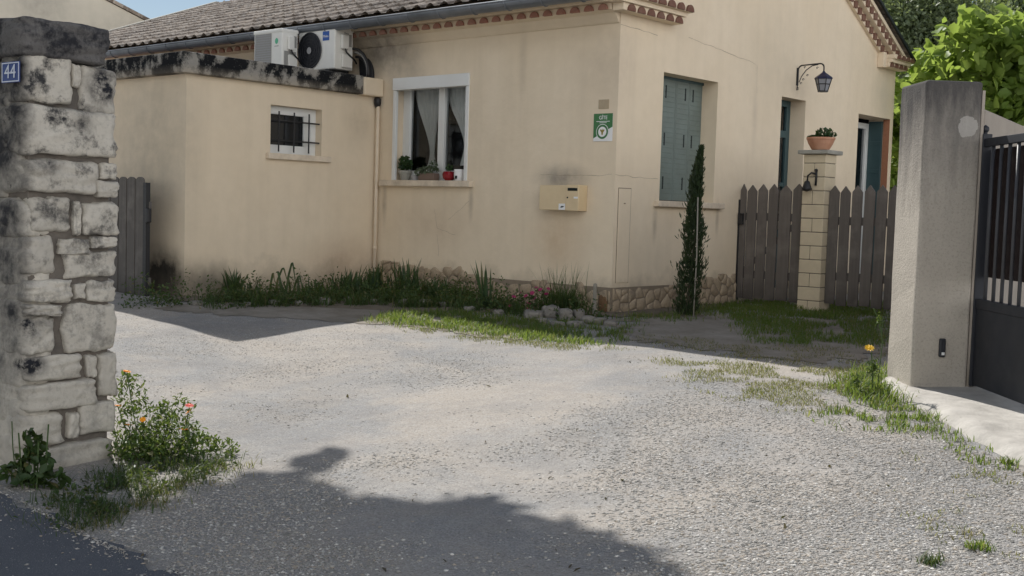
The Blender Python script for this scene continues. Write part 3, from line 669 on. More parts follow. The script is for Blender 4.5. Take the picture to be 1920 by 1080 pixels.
# rubble plinth along the foot of both walls
def clip(poly, n, d):                        # keep points with n.p <= d
    o = []
    for i in range(len(poly)):
        a, b = poly[i], poly[(i+1) % len(poly)]; da, db = a.dot(n)-d, b.dot(n)-d
        if da <= 0: o.append(a)
        if (da < 0) != (db < 0) and da != db: o.append(a.lerp(b, da/(da-db)))
    return o
def rubble(mb, u0, u1, top, f, seed, cw=.15, ch=.11, thick=.026):
    rng = random.Random(seed); pts = []
    for i in range(int((u1-u0)/cw)+1):
        for j in range(5): pts.append(Vector((u0+(i+.5+rng.uniform(-.38, .38))*cw, -.12+(j+.5+rng.uniform(-.35, .35))*ch)))
    for p in pts:
        if p.y > top(p.x): continue
        poly = [Vector((u0, -.2)), Vector((u1, -.2)), Vector((u1, .8)), Vector((u0, .8))]
        for q in pts:
            if q is p or (q-p).length > .6: continue
            n = q-p; poly = clip(poly, n, n.dot((p+q)/2))
            if not poly: break
        if len(poly) < 3: continue
        poly = clip(poly, Vector((0, 1)), top(p.x)+.02*rng.uniform(-1, 1))
        if len(poly) < 3: continue
        c = sum(poly, Vector((0, 0)))/len(poly)
        poly = [c+(q-c)*.94 for q in poly]
        for _ in range(1):                   # soften the corners
            poly = [x for i in range(len(poly)) for x in (poly[i].lerp(poly[(i+1) % len(poly)], .15), poly[i].lerp(poly[(i+1) % len(poly)], .85))]
        t = thick*rng.uniform(.6, 1.1); n = len(poly)
        mid = [c+(q-c)*.96 for q in poly]; inn = [c+(q-c)*.84 for q in poly]
        vs = [f(q.x, q.y, .005) for q in poly]+[f(q.x, q.y, -t*.75) for q in mid]+[f(q.x, q.y, -t) for q in inn]+[f(c.x, c.y, -t*1.03)]
        fs = [(k*n+i, k*n+(i+1) % n, (k+1)*n+(i+1) % n, (k+1)*n+i) for k in (0, 1) for i in range(n)]+[(2*n+i, 2*n+(i+1) % n, 3*n) for i in range(n)]
        mb.add(vs, fs)
topA = lambda u: .26 + .10*sm((-u-1.6)/.9) + .03*noise.noise(Vector((u*4, 0, 0)))
topB = lambda u: .24 + .10*sm((u-.9)/1.2) + .04*noise.noise(Vector((u*4, 3, 0)))
mb = MB(); rubble(mb, -3.5, 0, topA, fA, 4); rubble(mb, 0, 2.45, topB, fB, 9)
pl = mb.build('stone_plinth', m_plinth, house, smooth=True)
mb = MB(); mb.box(-3.5, -.015, -.3, .012, -.001, .25); mb.box(.001, -.001, -.3, .015, 2.45, .25); mb.build('plinth_mortar', m_pmortar, pl)
mb = MB(); mb.rock((-.085, -.0, .085), (.12, .08, .19), 3, 3, .10); mb.build('corner_stone', m_rust, pl, smooth=True)['label'] = 'rust brown stone at the corner of the plinth'

# ------------------------------------------------------------------ the annex
annex = thing('annex', 'flat roofed cream annex with blackened concrete roof edge beside the house', 'annex', W(-3.626, -2.69, 0), HR)
AX, AY = -3.626, -2.69
class LB(MB):                                # annex parts, given in house directions
    def build(s, *a, **k):
        s.v = [(x-AX, y-AY, z) for x, y, z in s.v]; return MB.build(s, *a, **k)
AWIN = (-1.60, -.868, 1.578, 2.114)
fX = lambda u, v, dpt: (AX-dpt, u, v)
mb = LB(); wall_cells(mb, -2.69, 0, -.5, 2.36, [AWIN], fX, .16)
mb.quad((-9, AY, -.5), (AX, AY, -.5), (AX, AY, 2.36), (-9, AY, 2.36)); mb.quad((-9, AY, -.5), (-9, 0, -.5), (-9, 0, 2.36), (-9, AY, 2.36))
aw = mb.build('wall', m_annex, annex, fix=False)
# material coordinates of the annex are counted from its own corner: shift them back
for nd in m_annex.node_tree.nodes:
    if nd.type == 'VECT_MATH' and nd.operation == 'SUBTRACT':
        v = nd.inputs[1].default_value; nd.inputs[1].default_value = (v[0]-AX, v[1]-AY, v[2])
mb = LB(); mb.box(-9.1, -2.79, 2.342, -3.53, -.32, 2.562); mb.box(-9.0, -2.60, 2.345, -3.7, -.015, 2.50); mb.build('roof_slab', m_parapet, annex, bevel=.012)
mb = LB(); mb.box(-3.75, -.318, 2.335, -3.515, -.005, 2.552); mb.build('slab_end', m_wall, annex, bevel=.02)['label'] = 'cream painted end of the roof slab against the house wall'
u0, u1, v0, v1 = AWIN
mb = LB(); X0, X1 = AX-.155, AX-.11
mb.box(X0, u0, v0, X1, u0+.07, v1); mb.box(X0, u1-.07, v0, X1, u1, v1); mb.box(X0, u0+.07, v0, X1, u1-.07, v0+.10); mb.box(X0, u0+.07, v1-.09, X1, u1-.07, v1)
mb.box(X0+.01, u1-.17, v0+.1, X1-.008, u1-.07, v1-.09)
aw2 = mb.build('window', m_pvc, annex, bevel=.004)
mb = LB(); mb.quad((X0+.02, u0+.07, v0+.1), (X0+.02, u1-.17, v0+.1), (X0+.02, u1-.17, v1-.09), (X0+.02, u0+.07, v1-.09)); mb.build('pane', m_glass, aw2, fix=False)
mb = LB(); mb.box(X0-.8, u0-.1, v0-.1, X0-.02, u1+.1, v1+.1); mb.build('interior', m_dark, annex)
mb = LB(); mb.box(AX-.11, -1.66, 1.508, AX+.055, -.755, v0-.003); mb.build('sill', m_sill, aw2, bevel=.006)
for uu in (-1.45, -1.235, -1.02):
    mb = LB(); mb.tube([(AX-.045, uu, v0+.02), (AX-.045, uu, v1-.06)], .009, 8); mb.build('window_bar', m_iron, aw2)
for vv in (v0+.15, v0+.37):
    mb = LB(); mb.tube([(AX-.045, u0, vv), (AX-.045, u1, vv)], .009, 8); mb.build('window_bar', m_iron, aw2)
# downpipe in the corner
mb = MB(); pts = [(0, 0, 2.34), (0, 0, 2.28), (.01, 0, 2.2), (.01, 0, 1.2), (.01, 0, .02)]
dp = thing('drainpipe', 'thin cream downpipe in the inner corner between annex and house', 'downpipe', W(-3.585, -.045, 0), HR)
mb.tube(pts, .024, 10); mb.build('pipe', m_pipe, dp, smooth=True)
mb = MB(); mb.lathe([(.022, 2.20), (.045, 2.26), (.045, 2.31), (.03, 2.335)], 12); mb.build('hopper', m_iron, dp, smooth=True)
for zz in (.5, 1.3, 2.05):
    mb = MB(); mb.lathe([(.029, zz), (.029, zz+.02)], 12, (.01, 0, 0)); mb.build('pipe_clip', m_pipe, dp)

# ------------------------------------------------------------------ air conditioners on the annex roof
def ac_body(root, wd, dp_, h):
    mb = MB(); mb.box(0, 0, .06, wd, dp_, h); mb.build('casing', m_ac, root, bevel=.018, seg=3)
    mb = MB(); mb.box(-.004, -.008, h-.03, wd+.004, dp_+.006, h+.012); mb.build('lid', m_ac, root, bevel=.008)
    for x in (.1, wd-.14):
        mb = MB(); mb.box(x, -.015, -.075, x+.05, dp_+.015, .06); mb.build('foot', m_iron, root)
def side_cover(root, wd, dp_, h):
    mb = MB(); mb.box(wd, dp_*.28, h*.55, wd+.045, dp_*.66, h*.86); mb.box(wd, dp_*.34, h*.15, wd+.03, dp_*.9, h*.45); mb.build('service_cover', m_ac, root, bevel=.012)
    mb = MB(); mb.box(wd+.0005, dp_*.74, h*.62, wd+.004, dp_*.90, h*.88); mb.build('hand_grip', m_grille, root)
    mb = MB(); mb.tube([(wd+.03, dp_*.45, h*.58), (wd+.05, dp_*.5, h*.48), (wd+.045, dp_*.7, h*.42), (wd+.03, dp_*.95, h*.36), (wd+.0, dp_*1.2, h*.28)], .010, 8); mb.build('cable', m_iron, root, smooth=True)
WD2 = .70
ac2 = thing('air_conditioner', 'white outdoor unit with round black fan and blue badge on the annex roof', 'air conditioner', W(-4.585, -.48, 2.59), HR)
H2 = .555; ac_body(ac2, WD2, .29, H2)
mb = MB(); c = (.24, -.004, .30); R = .215
mb.add([(c[0]+R*math.cos(2*math.pi*k/40), c[1]-.002, c[2]+R*math.sin(2*math.pi*k/40)) for k in range(40)], [tuple(range(40))])
mb.build('fan_opening', m_fan, ac2, fix=False)
mb = MB()
for rr in (R, R*.82, R*.64, R*.46): mb.tube([(c[0]+rr*math.cos(2*math.pi*k/36), c[1]-.012, c[2]+rr*math.sin(2*math.pi*k/36)) for k in range(37)], .004 if rr < R else .009, 6)
for k in range(16): mb.tube([(c[0]+.05*math.cos(math.pi*k/8), c[1]-.012, c[2]+.05*math.sin(math.pi*k/8)), (c[0]+R*math.cos(math.pi*k/8+.25), c[1]-.012, c[2]+R*math.sin(math.pi*k/8+.25))], .003, 5)
mb.build('fan_guard', m_fan, ac2)
mb = MB(); mb.add([(c[0]+.042*math.cos(2*math.pi*k/20), c[1]-.018, c[2]+.042*math.sin(2*math.pi*k/20)) for k in range(20)], [tuple(range(20))]); mb.build('fan_hub', m_hub, ac2, fix=False)
mb = MB(); mb.box(.475, -.005, .405, .595, .0, .515); bdg = mb.build('badge', m_blue, ac2, bevel=.004)
text('Midea', .042, (.535, -.007, .455), bdg, m_white)
side_cover(ac2, WD2, .29, H2)
text('Midea', .03, (WD2+.047, .14, .49), ac2, m_slot, rot=(math.pi/2, 0, math.pi/2))
ac1 = thing('air_conditioner', 'white outdoor unit with square grey grille and green badge, behind the fan unit', 'air conditioner', W(-5.07, -.79, 2.59), HR)
H1 = .535; ac_body(ac1, .57, .24, H1)
mb = MB(); mb.box(.03, -.006, .09, .36, .0, .50); mb.build('front_grille', m_grille, ac1, bevel=.003)
mb = MB()
for k in range(14): mb.box(.035, -.010, .10+k*.029, .355, -.006, .108+k*.029)
mb.build('grille_bar', m_hub, ac1)
mb = MB(); mb.add([(.46+.032*math.cos(2*math.pi*k/20), -.003, .40+.036*math.sin(2*math.pi*k/20)) for k in range(20)], [tuple(range(20))]); bd1 = mb.build('badge', m_lgreen, ac1, fix=False)
mb = MB(); mb.box(.42, -.003, .335, .50, -.0005, .343); mb.build('badge_line', m_grille, bd1)
side_cover(ac1, .57, .24, H1)
mb = MB(); mb.box(.5705, .03, .09, .574, .21, .28); mb.build('side_grille', m_grille, ac1)
pp = thing('refrigerant_pipes', 'black insulated pipes looping from the fan unit to the stained wall', 'pipes', W(-3.88, -.24, 2.6), HR)
for k, (r0, col) in enumerate(((.30, m_iron), (.26, m_grille), (.21, m_iron))):
    mb = MB(); mb.tube([(-.02+r0*math.sin(a)*1.0, .05+.03*k, .02+r0*math.cos(a)) for a in np.linspace(0, 1.75, 14)], .017, 8); mb.build('hose', col, pp, smooth=True)
mb = MB(); mb.ext([(-.02+.20*math.sin(a), .20, .0+.24*math.cos(a)) for a in np.linspace(-.3, 1.7, 12)]+[(-.05, .20, -.04)], (0, .06, 0)); mb.build('pipe_cover', m_fan, pp, bevel=.01)

# ------------------------------------------------------------------ things on the walls
mbx = thing('mailbox', 'cream metal letter box fixed to the wall with a dark slot', 'letter box', W(-.885, -.002, 1.03), HR)
mb = MB(); mb.box(0, -.14, 0, .37, 0, .262); mb.build('box', m_mail, mbx, bevel=.006)
mb = MB(); mb.box(.372, -.15, -.003, .535, .0, .268); dr = mb.build('door', m_mail, mbx, bevel=.006)
mb = MB(); mb.box(.392, -.1535, .205, .520, -.149, .235); mb.build('slot', m_slot, dr)
mb = MB(); mb.box(.475, -.1525, .125, .528, -.15, .145); mb.build('name_plate', m_white, dr)
mb = MB(); mb.box(.388, -.1545, .236, .524, -.149, .243); mb.build('flap', m_mail, dr)
mb = MB(); mb.lathe([(.009, -.004), (.009, .004)], 10, (0, 0, 0)); lk = mb; lk.v = [(.392+x, -.151+z, .135+y) for x, y, z in lk.v]; lk.build('lock', m_iron, dr)
mb = MB(); mb.box(.27, -.1425, .005, .355, -.139, .07); stk = mb.build('sticker', m_white, mbx)
mb = MB(); mb.ext([(.29, -.1430, .03), (.31, -.1430, .047), (.345, -.1430, .042), (.335, -.1430, .034), (.315, -.1430, .028)], (0, -.0006, 0)); mb.build('sticker_mark', m_slot, stk)

sg = thing('sign', 'green and white lodging sign on the wall near the corner', 'sign', W(-.172, -.004, 1.893), HR)
mb = MB(); mb.box(-.122, -.004, -.142, .122, 0, .142); mb.build('plate', m_white, sg, bevel=.003)
mb = MB(); mb.quad((-.122, -.0055, .142), (.122, -.0055, .142), (.122, -.0055, .005), (-.122, -.0055, -.112)); mb.build('green_field', m_green, sg, fix=False)
text('GÎTE', .052, (0, -.0065, .098), sg, m_white)
mb = MB(); mb.box(-.085, -.0068, .058, .085, -.0058, .064); mb.box(-.045, -.0068, .045, .045, -.0058, .050); mb.build('small_print', m_white, sg)
def disc(r, yy, cz, mat, name, sx=1): 
    mb = MB(); mb.add([(-.005+r*sx*math.cos(2*math.pi*k/40), yy, cz+r*math.sin(2*math.pi*k/40)) for k in range(40)], [tuple(range(40))]); mb.build(name, mat, sg, fix=False)
disc(.080, -.0065, -.045, m_white, 'emblem'); disc(.074, -.0072, -.045, m_green, 'emblem'); disc(.052, -.0079, -.045, m_white, 'emblem')
mb = MB(); mb.ext([(-.005+x, -.0085, -.045+z) for x, z in ((-.008, -.032), (.008, -.032), (.012, -.005), (.028, .012), (.022, .028), (.006, .016), (.0, .034), (-.006, .016), (-.022, .028), (-.028, .012), (-.012, -.005))], (0, -.0006, 0)); mb.build('emblem_figure', m_yellow, sg)

lp = thing('wall_lantern', 'black iron lantern on a scrolled bracket above the door', 'lantern', W(.0, 3.75, 2.70), HR)
mb = MB(); arc = [(.012, 0, -.02), (.012, 0, .14)] + [(.07-.058*math.cos(a), 0, .17+.058*math.sin(a)) for a in np.linspace(0, math.pi/2, 6)] + [(.30, 0, .235)] + [(.31+.05*math.sin(a), 0, .185+.05*math.cos(a)) for a in np.linspace(0, math.pi/2, 6)] + [(.36, 0, .14)]
mb.tube(arc, .0095, 8); mb.tube([(.012, 0, -.02), (.005, 0, -.06), (-.0, 0, -.075), (.022, 0, -.07), (.02, 0, -.04)], .006, 6)
mb.tube([(.03, 0, .02), (.06, 0, .09), (.12, 0, .165), (.20, 0, .215), (.28, 0, .225)], .006, 6)
for (x, z) in ((.055, .005), (.085, .05), (.14, .10), (.27, .185), (.10, .20)):
    mb.tube([(x+.014*math.cos(a)*(1-a/9), 0, z+.014*math.sin(a)*(1-a/9)) for a in np.linspace(0, 5.5, 12)], .004, 5)
mb.box(.0, -.02, -.02, .006, .02, .20)
mb.build('bracket', m_iron, lp, smooth=False)
c = (.36, 0, 0)
mb = MB(); mb.lathe([(.012, .14), (.02, .125), (.105, .065), (.112, .05), (.108, .04)], 6, c, .3); mb.build('lamp_roof', m_lampblue, lp)
mb = MB(); mb.lathe([(.096, .04), (.056, -.10)], 6, c, .3); mb.build('glass', m_lampglass, lp)
mb = MB()
for k in range(6):
    a = .3+2*math.pi*k/6; mb.tube([(c[0]+.10*math.cos(a), .10*math.sin(a), .045), (c[0]+.058*math.cos(a), .058*math.sin(a), -.105)], .006, 6)
mb.lathe([(.066, -.115), (.062, -.10)], 6, c, .3); mb.lathe([(.080, -.028), (.084, -.016)], 6, c, .3)
mb.build('lamp_frame', m_iron, lp)

# ------------------------------------------------------------------ voile curtains and the pots on the window sill
def curtain(xa, xb, tie, tiew, zt, zb, ztie):
    vs = []; NU, NV = 28, 40
    for j in range(NV+1):
        z = zt+(zb-zt)*j/NV
        if z > ztie: t = sm((zt-z)/(zt-ztie)); t = t**1.2; l = xa+(tie-tiew/2-xa)*t; r = xb+(tie+tiew/2-xb)*t
        else: t = sm((ztie-z)/(ztie-zb)); l = tie-tiew/2-.06*t; r = tie+tiew/2+.05*t
        for i in range(NU+1): u = i/NU; vs.append((l+(r-l)*u, .012*math.sin(u*38+1.5*math.sin(z*3)), z))
    mb = MB(); mb.add(vs, [(j*(NU+1)+i, j*(NU+1)+i+1, (j+1)*(NU+1)+i+1, (j+1)*(NU+1)+i) for j in range(NV) for i in range(NU)]); return mb
o = curtain(.0, .40, .31, .07, 1.06, .04, .26).build('curtain', m_fabric, None, W(-3.25, .27, 1.40), HR, smooth=True, fix=False); tag(o, 'white voile curtain tied back behind the left half of the big window', 'curtain', 'voile curtains in the big window')
o = curtain(.0, .42, .36, .10, 1.06, .12, .34).build('curtain', m_fabric, None, W(-2.72, .27, 1.40), HR, smooth=True, fix=False); tag(o, 'white voile curtain swept aside behind the right half of the big window', 'curtain', 'voile curtains in the big window')

rng = np.random.default_rng(5)
def unit(a): return a/np.maximum(np.linalg.norm(a, axis=1, keepdims=True), 1e-9)
def leaves(P, size, mat, name, up=.4, aspect=.55, fold=.25, dirs=None, r=rng):   # folded leaf of two faces, one mesh
    P = np.asarray(P, float); N = len(P); size = np.broadcast_to(np.asarray(size, float), (N,))[:, None]
    d = r.normal(size=(N, 3)) if dirs is None else np.asarray(dirs, float)+r.normal(size=(N, 3))*.35
    d = unit(d); nrm = r.normal(size=(N, 3)); nrm[:, 2] += up*3; nrm = nrm - d*np.sum(nrm*d, 1, keepdims=True); nrm = unit(nrm); s = np.cross(d, nrm)
    base = P - d*size*.5; tip = P + d*size*.5 - nrm*size*.08; L = P - d*size*.08 + s*size*aspect*.5 + nrm*size*fold*.3; R = P - d*size*.08 - s*size*aspect*.5 + nrm*size*fold*.3
    L2 = P + d*size*.26 + s*size*aspect*.34 + nrm*size*fold*.15; R2 = P + d*size*.26 - s*size*aspect*.34 + nrm*size*fold*.15
    V = np.stack([base, L, L2, tip, R2, R], 1).reshape(-1, 3); i = np.arange(N)[:, None]*6
    F = np.concatenate([i+np.array([[0, 1, 2, 3]]), i+np.array([[0, 3, 4, 5]])], 0)
    return npmesh(name, V, F, mat, 4)
def blades(P, h, wd, mat, name, lean=.35, curve=.35, r=rng, dirs=None):           # grass-like blades, three segments each
    P = np.asarray(P, float); N = len(P); h = np.broadcast_to(np.asarray(h, float), (N,))[:, None]; wd = np.broadcast_to(np.asarray(wd, float), (N,))[:, None]
    az = r.uniform(0, 2*np.pi, N); d = np.stack([np.cos(az), np.sin(az), np.zeros(N)], 1); s = np.stack([-np.sin(az), np.cos(az), np.zeros(N)], 1)
    ln = (r.random((N, 1))*lean); cv = r.random((N, 1))*curve; z = np.array([[0, 0, 1.0]])
    V = []
    for t, wf in ((0, 1.0), (.4, .95), (.75, .65)):
        c = P + z*h*t*(1-.25*cv*t) + d*h*(ln*t + cv*t*t); V += [c-s*wd*.5*wf, c+s*wd*.5*wf]
    V.append(P + z*h*(1-.35*cv) + d*h*(ln+cv))
    V = np.stack(V, 1).reshape(-1, 3); i = np.arange(N)[:, None]*7
    F = np.concatenate([i+np.array([[0, 1, 3, 2]]), i+np.array([[2, 3, 5, 4]]), i+np.array([[4, 5, 6, 6]])], 0)
    F4 = F[:2*N]; me = bpy.data.meshes.new(name); tri = (np.arange(N)[:, None]*7+np.array([[4, 5, 6]]))
    loops = np.concatenate([F4.ravel(), tri.ravel()]).astype(np.int32); me.vertices.add(len(V)); me.vertices.foreach_set('co', V.astype(np.float32).ravel())
    me.loops.add(len(loops)); me.loops.foreach_set('vertex_index', loops); me.polygons.add(3*N)
    me.polygons.foreach_set('loop_start', np.concatenate([np.arange(2*N)*4, 8*N+np.arange(N)*3]).astype(np.int32)); me.update(calc_edges=True); me.validate(); me.materials.append(mat)
    return me
def ball(n, c, r, g=rng, shell=.55):
    d = unit(g.normal(size=(n, 3))); rr = (shell+(1-shell)*g.random((n, 1)))
    return np.array(c)+d*rr*np.array(r)

def pot(label, x, y, prof, mat, cat='flower pot', name='flower_pot', z=1.336):
    t = thing(name, label, cat, W(x, y, z), HR); mb = MB(); mb.lathe(prof, 20); mb.build('pot', mat, t, smooth=False, bevel=.002); return t
SG = 'pots on the sill of the big window'
t = pot('pale grey pot with dark geranium, leftmost on the big window sill', -3.19, .07, [(.05, 0), (.075, .085), (.082, .087), (.082, .115), (.07, .115), (.066, .10)], m_cap)
place(leaves(ball(150, (0, 0, .20), (.095, .08, .10)), rng.uniform(.035, .06, 150), m_potleaf, 'foliage', .6, .9), 'foliage', t)
t = pot('small pale bowl between the geranium and the succulent trough on the sill', -3.0, .06, [(.04, 0), (.06, .05), (.058, .06), (.05, .05)], m_hub, 'bowl', 'bowl')
t = thing('planter_trough', 'brown trough of spilling grey succulents on the big window sill', 'planter', W(-2.76, .055, 1.336), HR)
mb = MB(); mb.box(-.14, -.05, 0, .12, .05, .085); mb.build('trough', m_soilpot, t, bevel=.01)
place(leaves(np.concatenate([ball(170, (-.01, -.01, .12), (.19, .075, .05)), ball(50, (-.13, -.05, .09), (.06, .04, .05))]), rng.uniform(.025, .05, 220), m_succ, 'foliage', .6, .5), 'foliage', t)
place(leaves(ball(60, (.07, .0, .17), (.07, .05, .07)), rng.uniform(.02, .045, 60), m_potleaf, 'foliage', .6, .5), 'foliage', t)
t = pot('dark red glazed pot with a small plant on the big window sill', -2.44, .06, [(.045, 0), (.072, .03), (.078, .07), (.066, .105), (.058, .105), (.055, .09)], m_red)
place(leaves(ball(50, (0, 0, .145), (.05, .045, .045)), rng.uniform(.025, .04, 50), m_potleaf, 'foliage', .6, .6), 'foliage', t)
t = pot('white cup with a dark mark at the right end of the big window sill', -2.27, .06, [(.05, 0), (.062, .04), (.065, .13), (.060, .13), (.055, .03)], m_white, 'cup', 'cup')
mb = MB(); mb.ext([(-.01, -.066, .02), (.022, -.064, .02), (.025, -.066, .055), (-.008, -.068, .055)], (0, .004, 0)); mb.build('motif', m_slot, t)

# ------------------------------------------------------------------ picket gate, block post, picket fence, left fence panel
r_ = random.Random(3)
def picket(mb, x0, x1, z0, z1, y, th=.022, tip=.075):
    xm = (x0+x1)/2; l = r_.uniform(-.007, .007); w_ = r_.uniform(-.004, .004)    # no board is quite true
    mb.ext([(x0-w_, y, z0), (x1, y, z0), (x1+l, y, z1-tip), (xm+l*1.1, y, z1), (x0+l, y, z1-tip+r_.uniform(-.006, .006))], (0, th, 0))
FY = 2.47
pg = thing('picket_gate', 'weathered brown picket gate between the gable wall and the block post', 'gate', W(.0, FY, 0), HR)
pk = [(.02, .092), (.105, .225), (.245, .365), (.385, .505), (.525, .672), (.70, .835)]
for a, b in pk:
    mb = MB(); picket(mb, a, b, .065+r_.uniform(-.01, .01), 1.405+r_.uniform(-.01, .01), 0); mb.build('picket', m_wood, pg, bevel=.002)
mb = MB(); mb.box(.01, .023, .30, .84, .06, .39); mb.box(.01, .023, .98, .84, .06, 1.07); mb.ext([(.04, .023, .39), (.12, .023, .39), (.80, .023, .98), (.72, .023, .98)], (0, .03, 0)); mb.build('rail', m_wood, pg)
mb = MB(); mb.box(-.035, -.01, .02, .012, .05, 1.22); mb.build('gate_post', m_iron, pg)
mb = MB(); mb.box(.012, -.035, .93, .075, -.001, 1.06); mb.tube([(.04, -.05, 1.055), (.10, -.055, 1.05)], .008, 6); mb.build('latch', m_iron, pg, bevel=.004)
bp = thing('gate_post', 'sand coloured block post with a grey cap between gate and fence', 'gate post', W(1.0, FY+.02, 0), HR)
mb = MB(); mb.box(-.128, -.118, -.1, .128, .128, 1.735); mb.build('mortar', m_joint, bp)
mb = MB(); z = -.05; k = 0
while z < 1.72:
    z2 = min(z+.146, 1.737)
    if k % 2: mb.box(-.135, -.125, z, .135, .135, z2)
    else: s = .0 if (k//2) % 2 else -.01; mb.box(-.135, -.125, z, s-.003, .135, z2); mb.box(s+.003, -.125, z, .135, .135, z2)
    z += .154; k += 1
mb.build('block', m_block, bp, bevel=.006)
mb = MB(); mb.box(-.185, -.18, 1.740, .185, .19, 1.785); mb.build('cap', m_cap, bp, bevel=.008)
t = thing('bell', 'small black iron bell on a bracket on the block post', 'bell', W(1.0, FY-.107, 1.43), HR)
mb = MB(); mb.tube([(.03, -.005, .13), (.035, -.01, .06), (.03, -.008, -.04)], .013, 8); mb.tube([(.03, -.012, .09), (-.0, -.06, .10), (-.035, -.075, .065), (-.04, -.075, .0)], .011, 8); mb.lathe([(.001, .15), (.018, .14), (.018, .125), (.001, .115)], 8, (.03, -.008, 0)); mb.build('bracket', m_iron, t, smooth=True)
mb = MB(); mb.lathe([(.01, .015), (.03, .0), (.045, -.05), (.058, -.085), (.052, -.09), (.008, -.11)], 14, (-.04, -.075, 0)); mb.build('bell_body', m_iron, t, smooth=True)
t = thing('bowl_planter', 'wide terracotta bowl with dark trailing plant on the block post', 'planter', W(1.0, FY+.02, 1.786), HR)
mb = MB(); mb.lathe([(.085, 0), (.10, .015), (.135, .075), (.152, .12), (.158, .122), (.158, .145), (.145, .145), (.135, .125)], 28); mb.build('bowl', m_pot, t, smooth=False, bevel=.002)
place(leaves(np.concatenate([ball(260, (.04, 0, .19), (.10, .10, .065)), ball(130, (-.06, 0, .155), (.10, .09, .02)), ball(25, (.15, 0, .175), (.05, .05, .03))]), rng.uniform(.022, .042, 415), m_potleaf, 'foliage', .6, .7), 'foliage', t)
pf = thing('picket_fence', 'weathered brown picket fence right of the block post', 'fence', W(1.14, FY, 0), HR)
x = .0
while x < 2.3:
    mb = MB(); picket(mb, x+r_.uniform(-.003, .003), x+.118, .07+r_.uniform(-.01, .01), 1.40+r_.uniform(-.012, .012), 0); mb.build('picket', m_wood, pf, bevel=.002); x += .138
mb = MB(); mb.box(-.0, .023, .34, 2.4, .06, .43); mb.box(-.0, .023, .96, 2.4, .06, 1.05); mb.build('rail', m_wood, pf)
lf = thing('fence_panel', 'dark upright timber panel against the annex beside the stone pillar', 'fence panel', W(-3.85, -3.0, -.09), HR)
for k in range(7):
    mb = MB(); x = -.155 - k*.168; n = 8
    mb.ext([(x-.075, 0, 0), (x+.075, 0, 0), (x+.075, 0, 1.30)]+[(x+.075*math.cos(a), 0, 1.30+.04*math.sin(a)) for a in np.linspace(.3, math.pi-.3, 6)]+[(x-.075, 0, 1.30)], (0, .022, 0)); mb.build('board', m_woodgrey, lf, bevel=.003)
mb = MB(); mb.box(-1.25, .023, .2, .0, .055, .28); mb.box(-1.25, .023, 1.0, .0, .055, 1.08); mb.build('rail', m_woodgrey, lf)
mb = MB(); mb.box(-.065, -.01, 0, -.005, .04, 1.28); mb.build('post', m_iron, lf)
mb = MB(); mb.box(-.01, -.02, .86, .045, .03, 1.01); mb.build('latch', m_iron, lf, bevel=.012)

# ------------------------------------------------------------------ old stone gate pillar (left)
PB = Vector((-2.462, 5.887, 0)); PB.z = gz(PB.x, PB.y) - .02
sp = thing('stone_pillar', 'old rubble stone gate pillar with a blackened capstone', 'pillar', PB, HR)
mb = MB(); mb.box(-.56, .034, -.1, -.034, .478, 2.10); mb.build('mortar', m_mortar, sp, smooth=False)
rects = [(40,92,130,182),(129,104,144,148),(147,103,215,192),(30,187,216,280),(-2,288,181,350),(184,290,217,319),(181,323,217,356),(57,358,128,426),(134,365,149,432),(157,366,217,430),
 (18,432,102,503),(110,438,165,468),(172,433,216,456),(120,463,217,512),(25,514,130,561),(141,524,156,556),(160,520,217,560),(25,564,110,584),(20,587,100,656),(118,565,218,658),
 (5,661,148,708),(163,666,180,712),(183,665,217,752),(20,713,178,768),(30,772,118,834),(125,778,145,828),(148,760,217,824),(30,838,216,900)]
KZ = 2.328/(892-28); KU = .512/172
mb = MB()
for i, (x0, y0, x1, y1) in enumerate(rects):
    u0, u1 = (max(x0, 44)-45)*KU-.012*(i % 3 == 0), (x1-45)*KU; v1, v0 = (892-y0)*KZ, (892-y1)*KZ
    dpt = .30 if x0 < 60 else .20
    if x0 >= 60 or i in (7, 10): mb.rock((-dpt/2+.006+.012*math.sin(i*2.3), (u0+u1)/2, (v0+v1)/2), (dpt, (u1-u0)*1.0, (v1-v0)*1.0), i+1, 11, .042, 12, 5)
    else:                                    # corner stone shows on both faces
        L = .26+.2*((i*37) % 10)/10; mb.rock((-L/2+.012+.010*math.sin(i*2.3), (u0+u1)/2-.0, (v0+v1)/2), (L, (u1-u0)*1.0, (v1-v0)*1.0), i+1, 11, .042, 12, 5)
rr = random.Random(8); z = 0
while z < 2.1:                               # stones of the weathered left face
    h = rr.uniform(.10, .2); x = -.56 - rr.uniform(0, .1)
    while x < -.30:
        l = rr.uniform(.14, .3); mb.rock((x+l/2, .08, z+h/2), (l*.94, .19, h*.92), rr.randint(1, 999), 6, .05, 7); x += l
    z += h
for z0, h in ((.02, .2), (.26, .15), (.45, .22), (.72, .2), (.98, .2), (1.22, .2), (1.46, .17), (1.7, .22), (1.95, .12)):
    mb.rock((-.2, .075, z0+h/2), (.36, .18, h), int(z0*100), 6, .045, 8)
    mb.rock((-.20, .40, z0+h/2+.05), (.30, .19, h), int(z0*170), 6, .045, 8)
q = []
for x, y, z in mb.v:                         # uneven arrises and pitted faces
    p = Vector((x, y, z+PB.x)); q.append((x + .010*noise.noise(p*11) + .004*noise.noise(p*34), y + .013*noise.noise(p*8+Vector((5, 0, 0))) + .005*noise.noise(p*26), z + .014*noise.noise(p*8+Vector((0, 7, 0))) + .005*noise.noise(p*26+Vector((3, 3, 3)))))
mb.v = q
mb.build('stonework', m_lime, sp, smooth=True)
mb = MB()
for (cx, cy, cz, sx, sy, sz, sd) in ((-.27, .205, 2.235, .62, .49, .20, 5),):
    mb.rock((cx, cy, cz), (sx, sy, sz), sd, 10, .05, 16, 3)
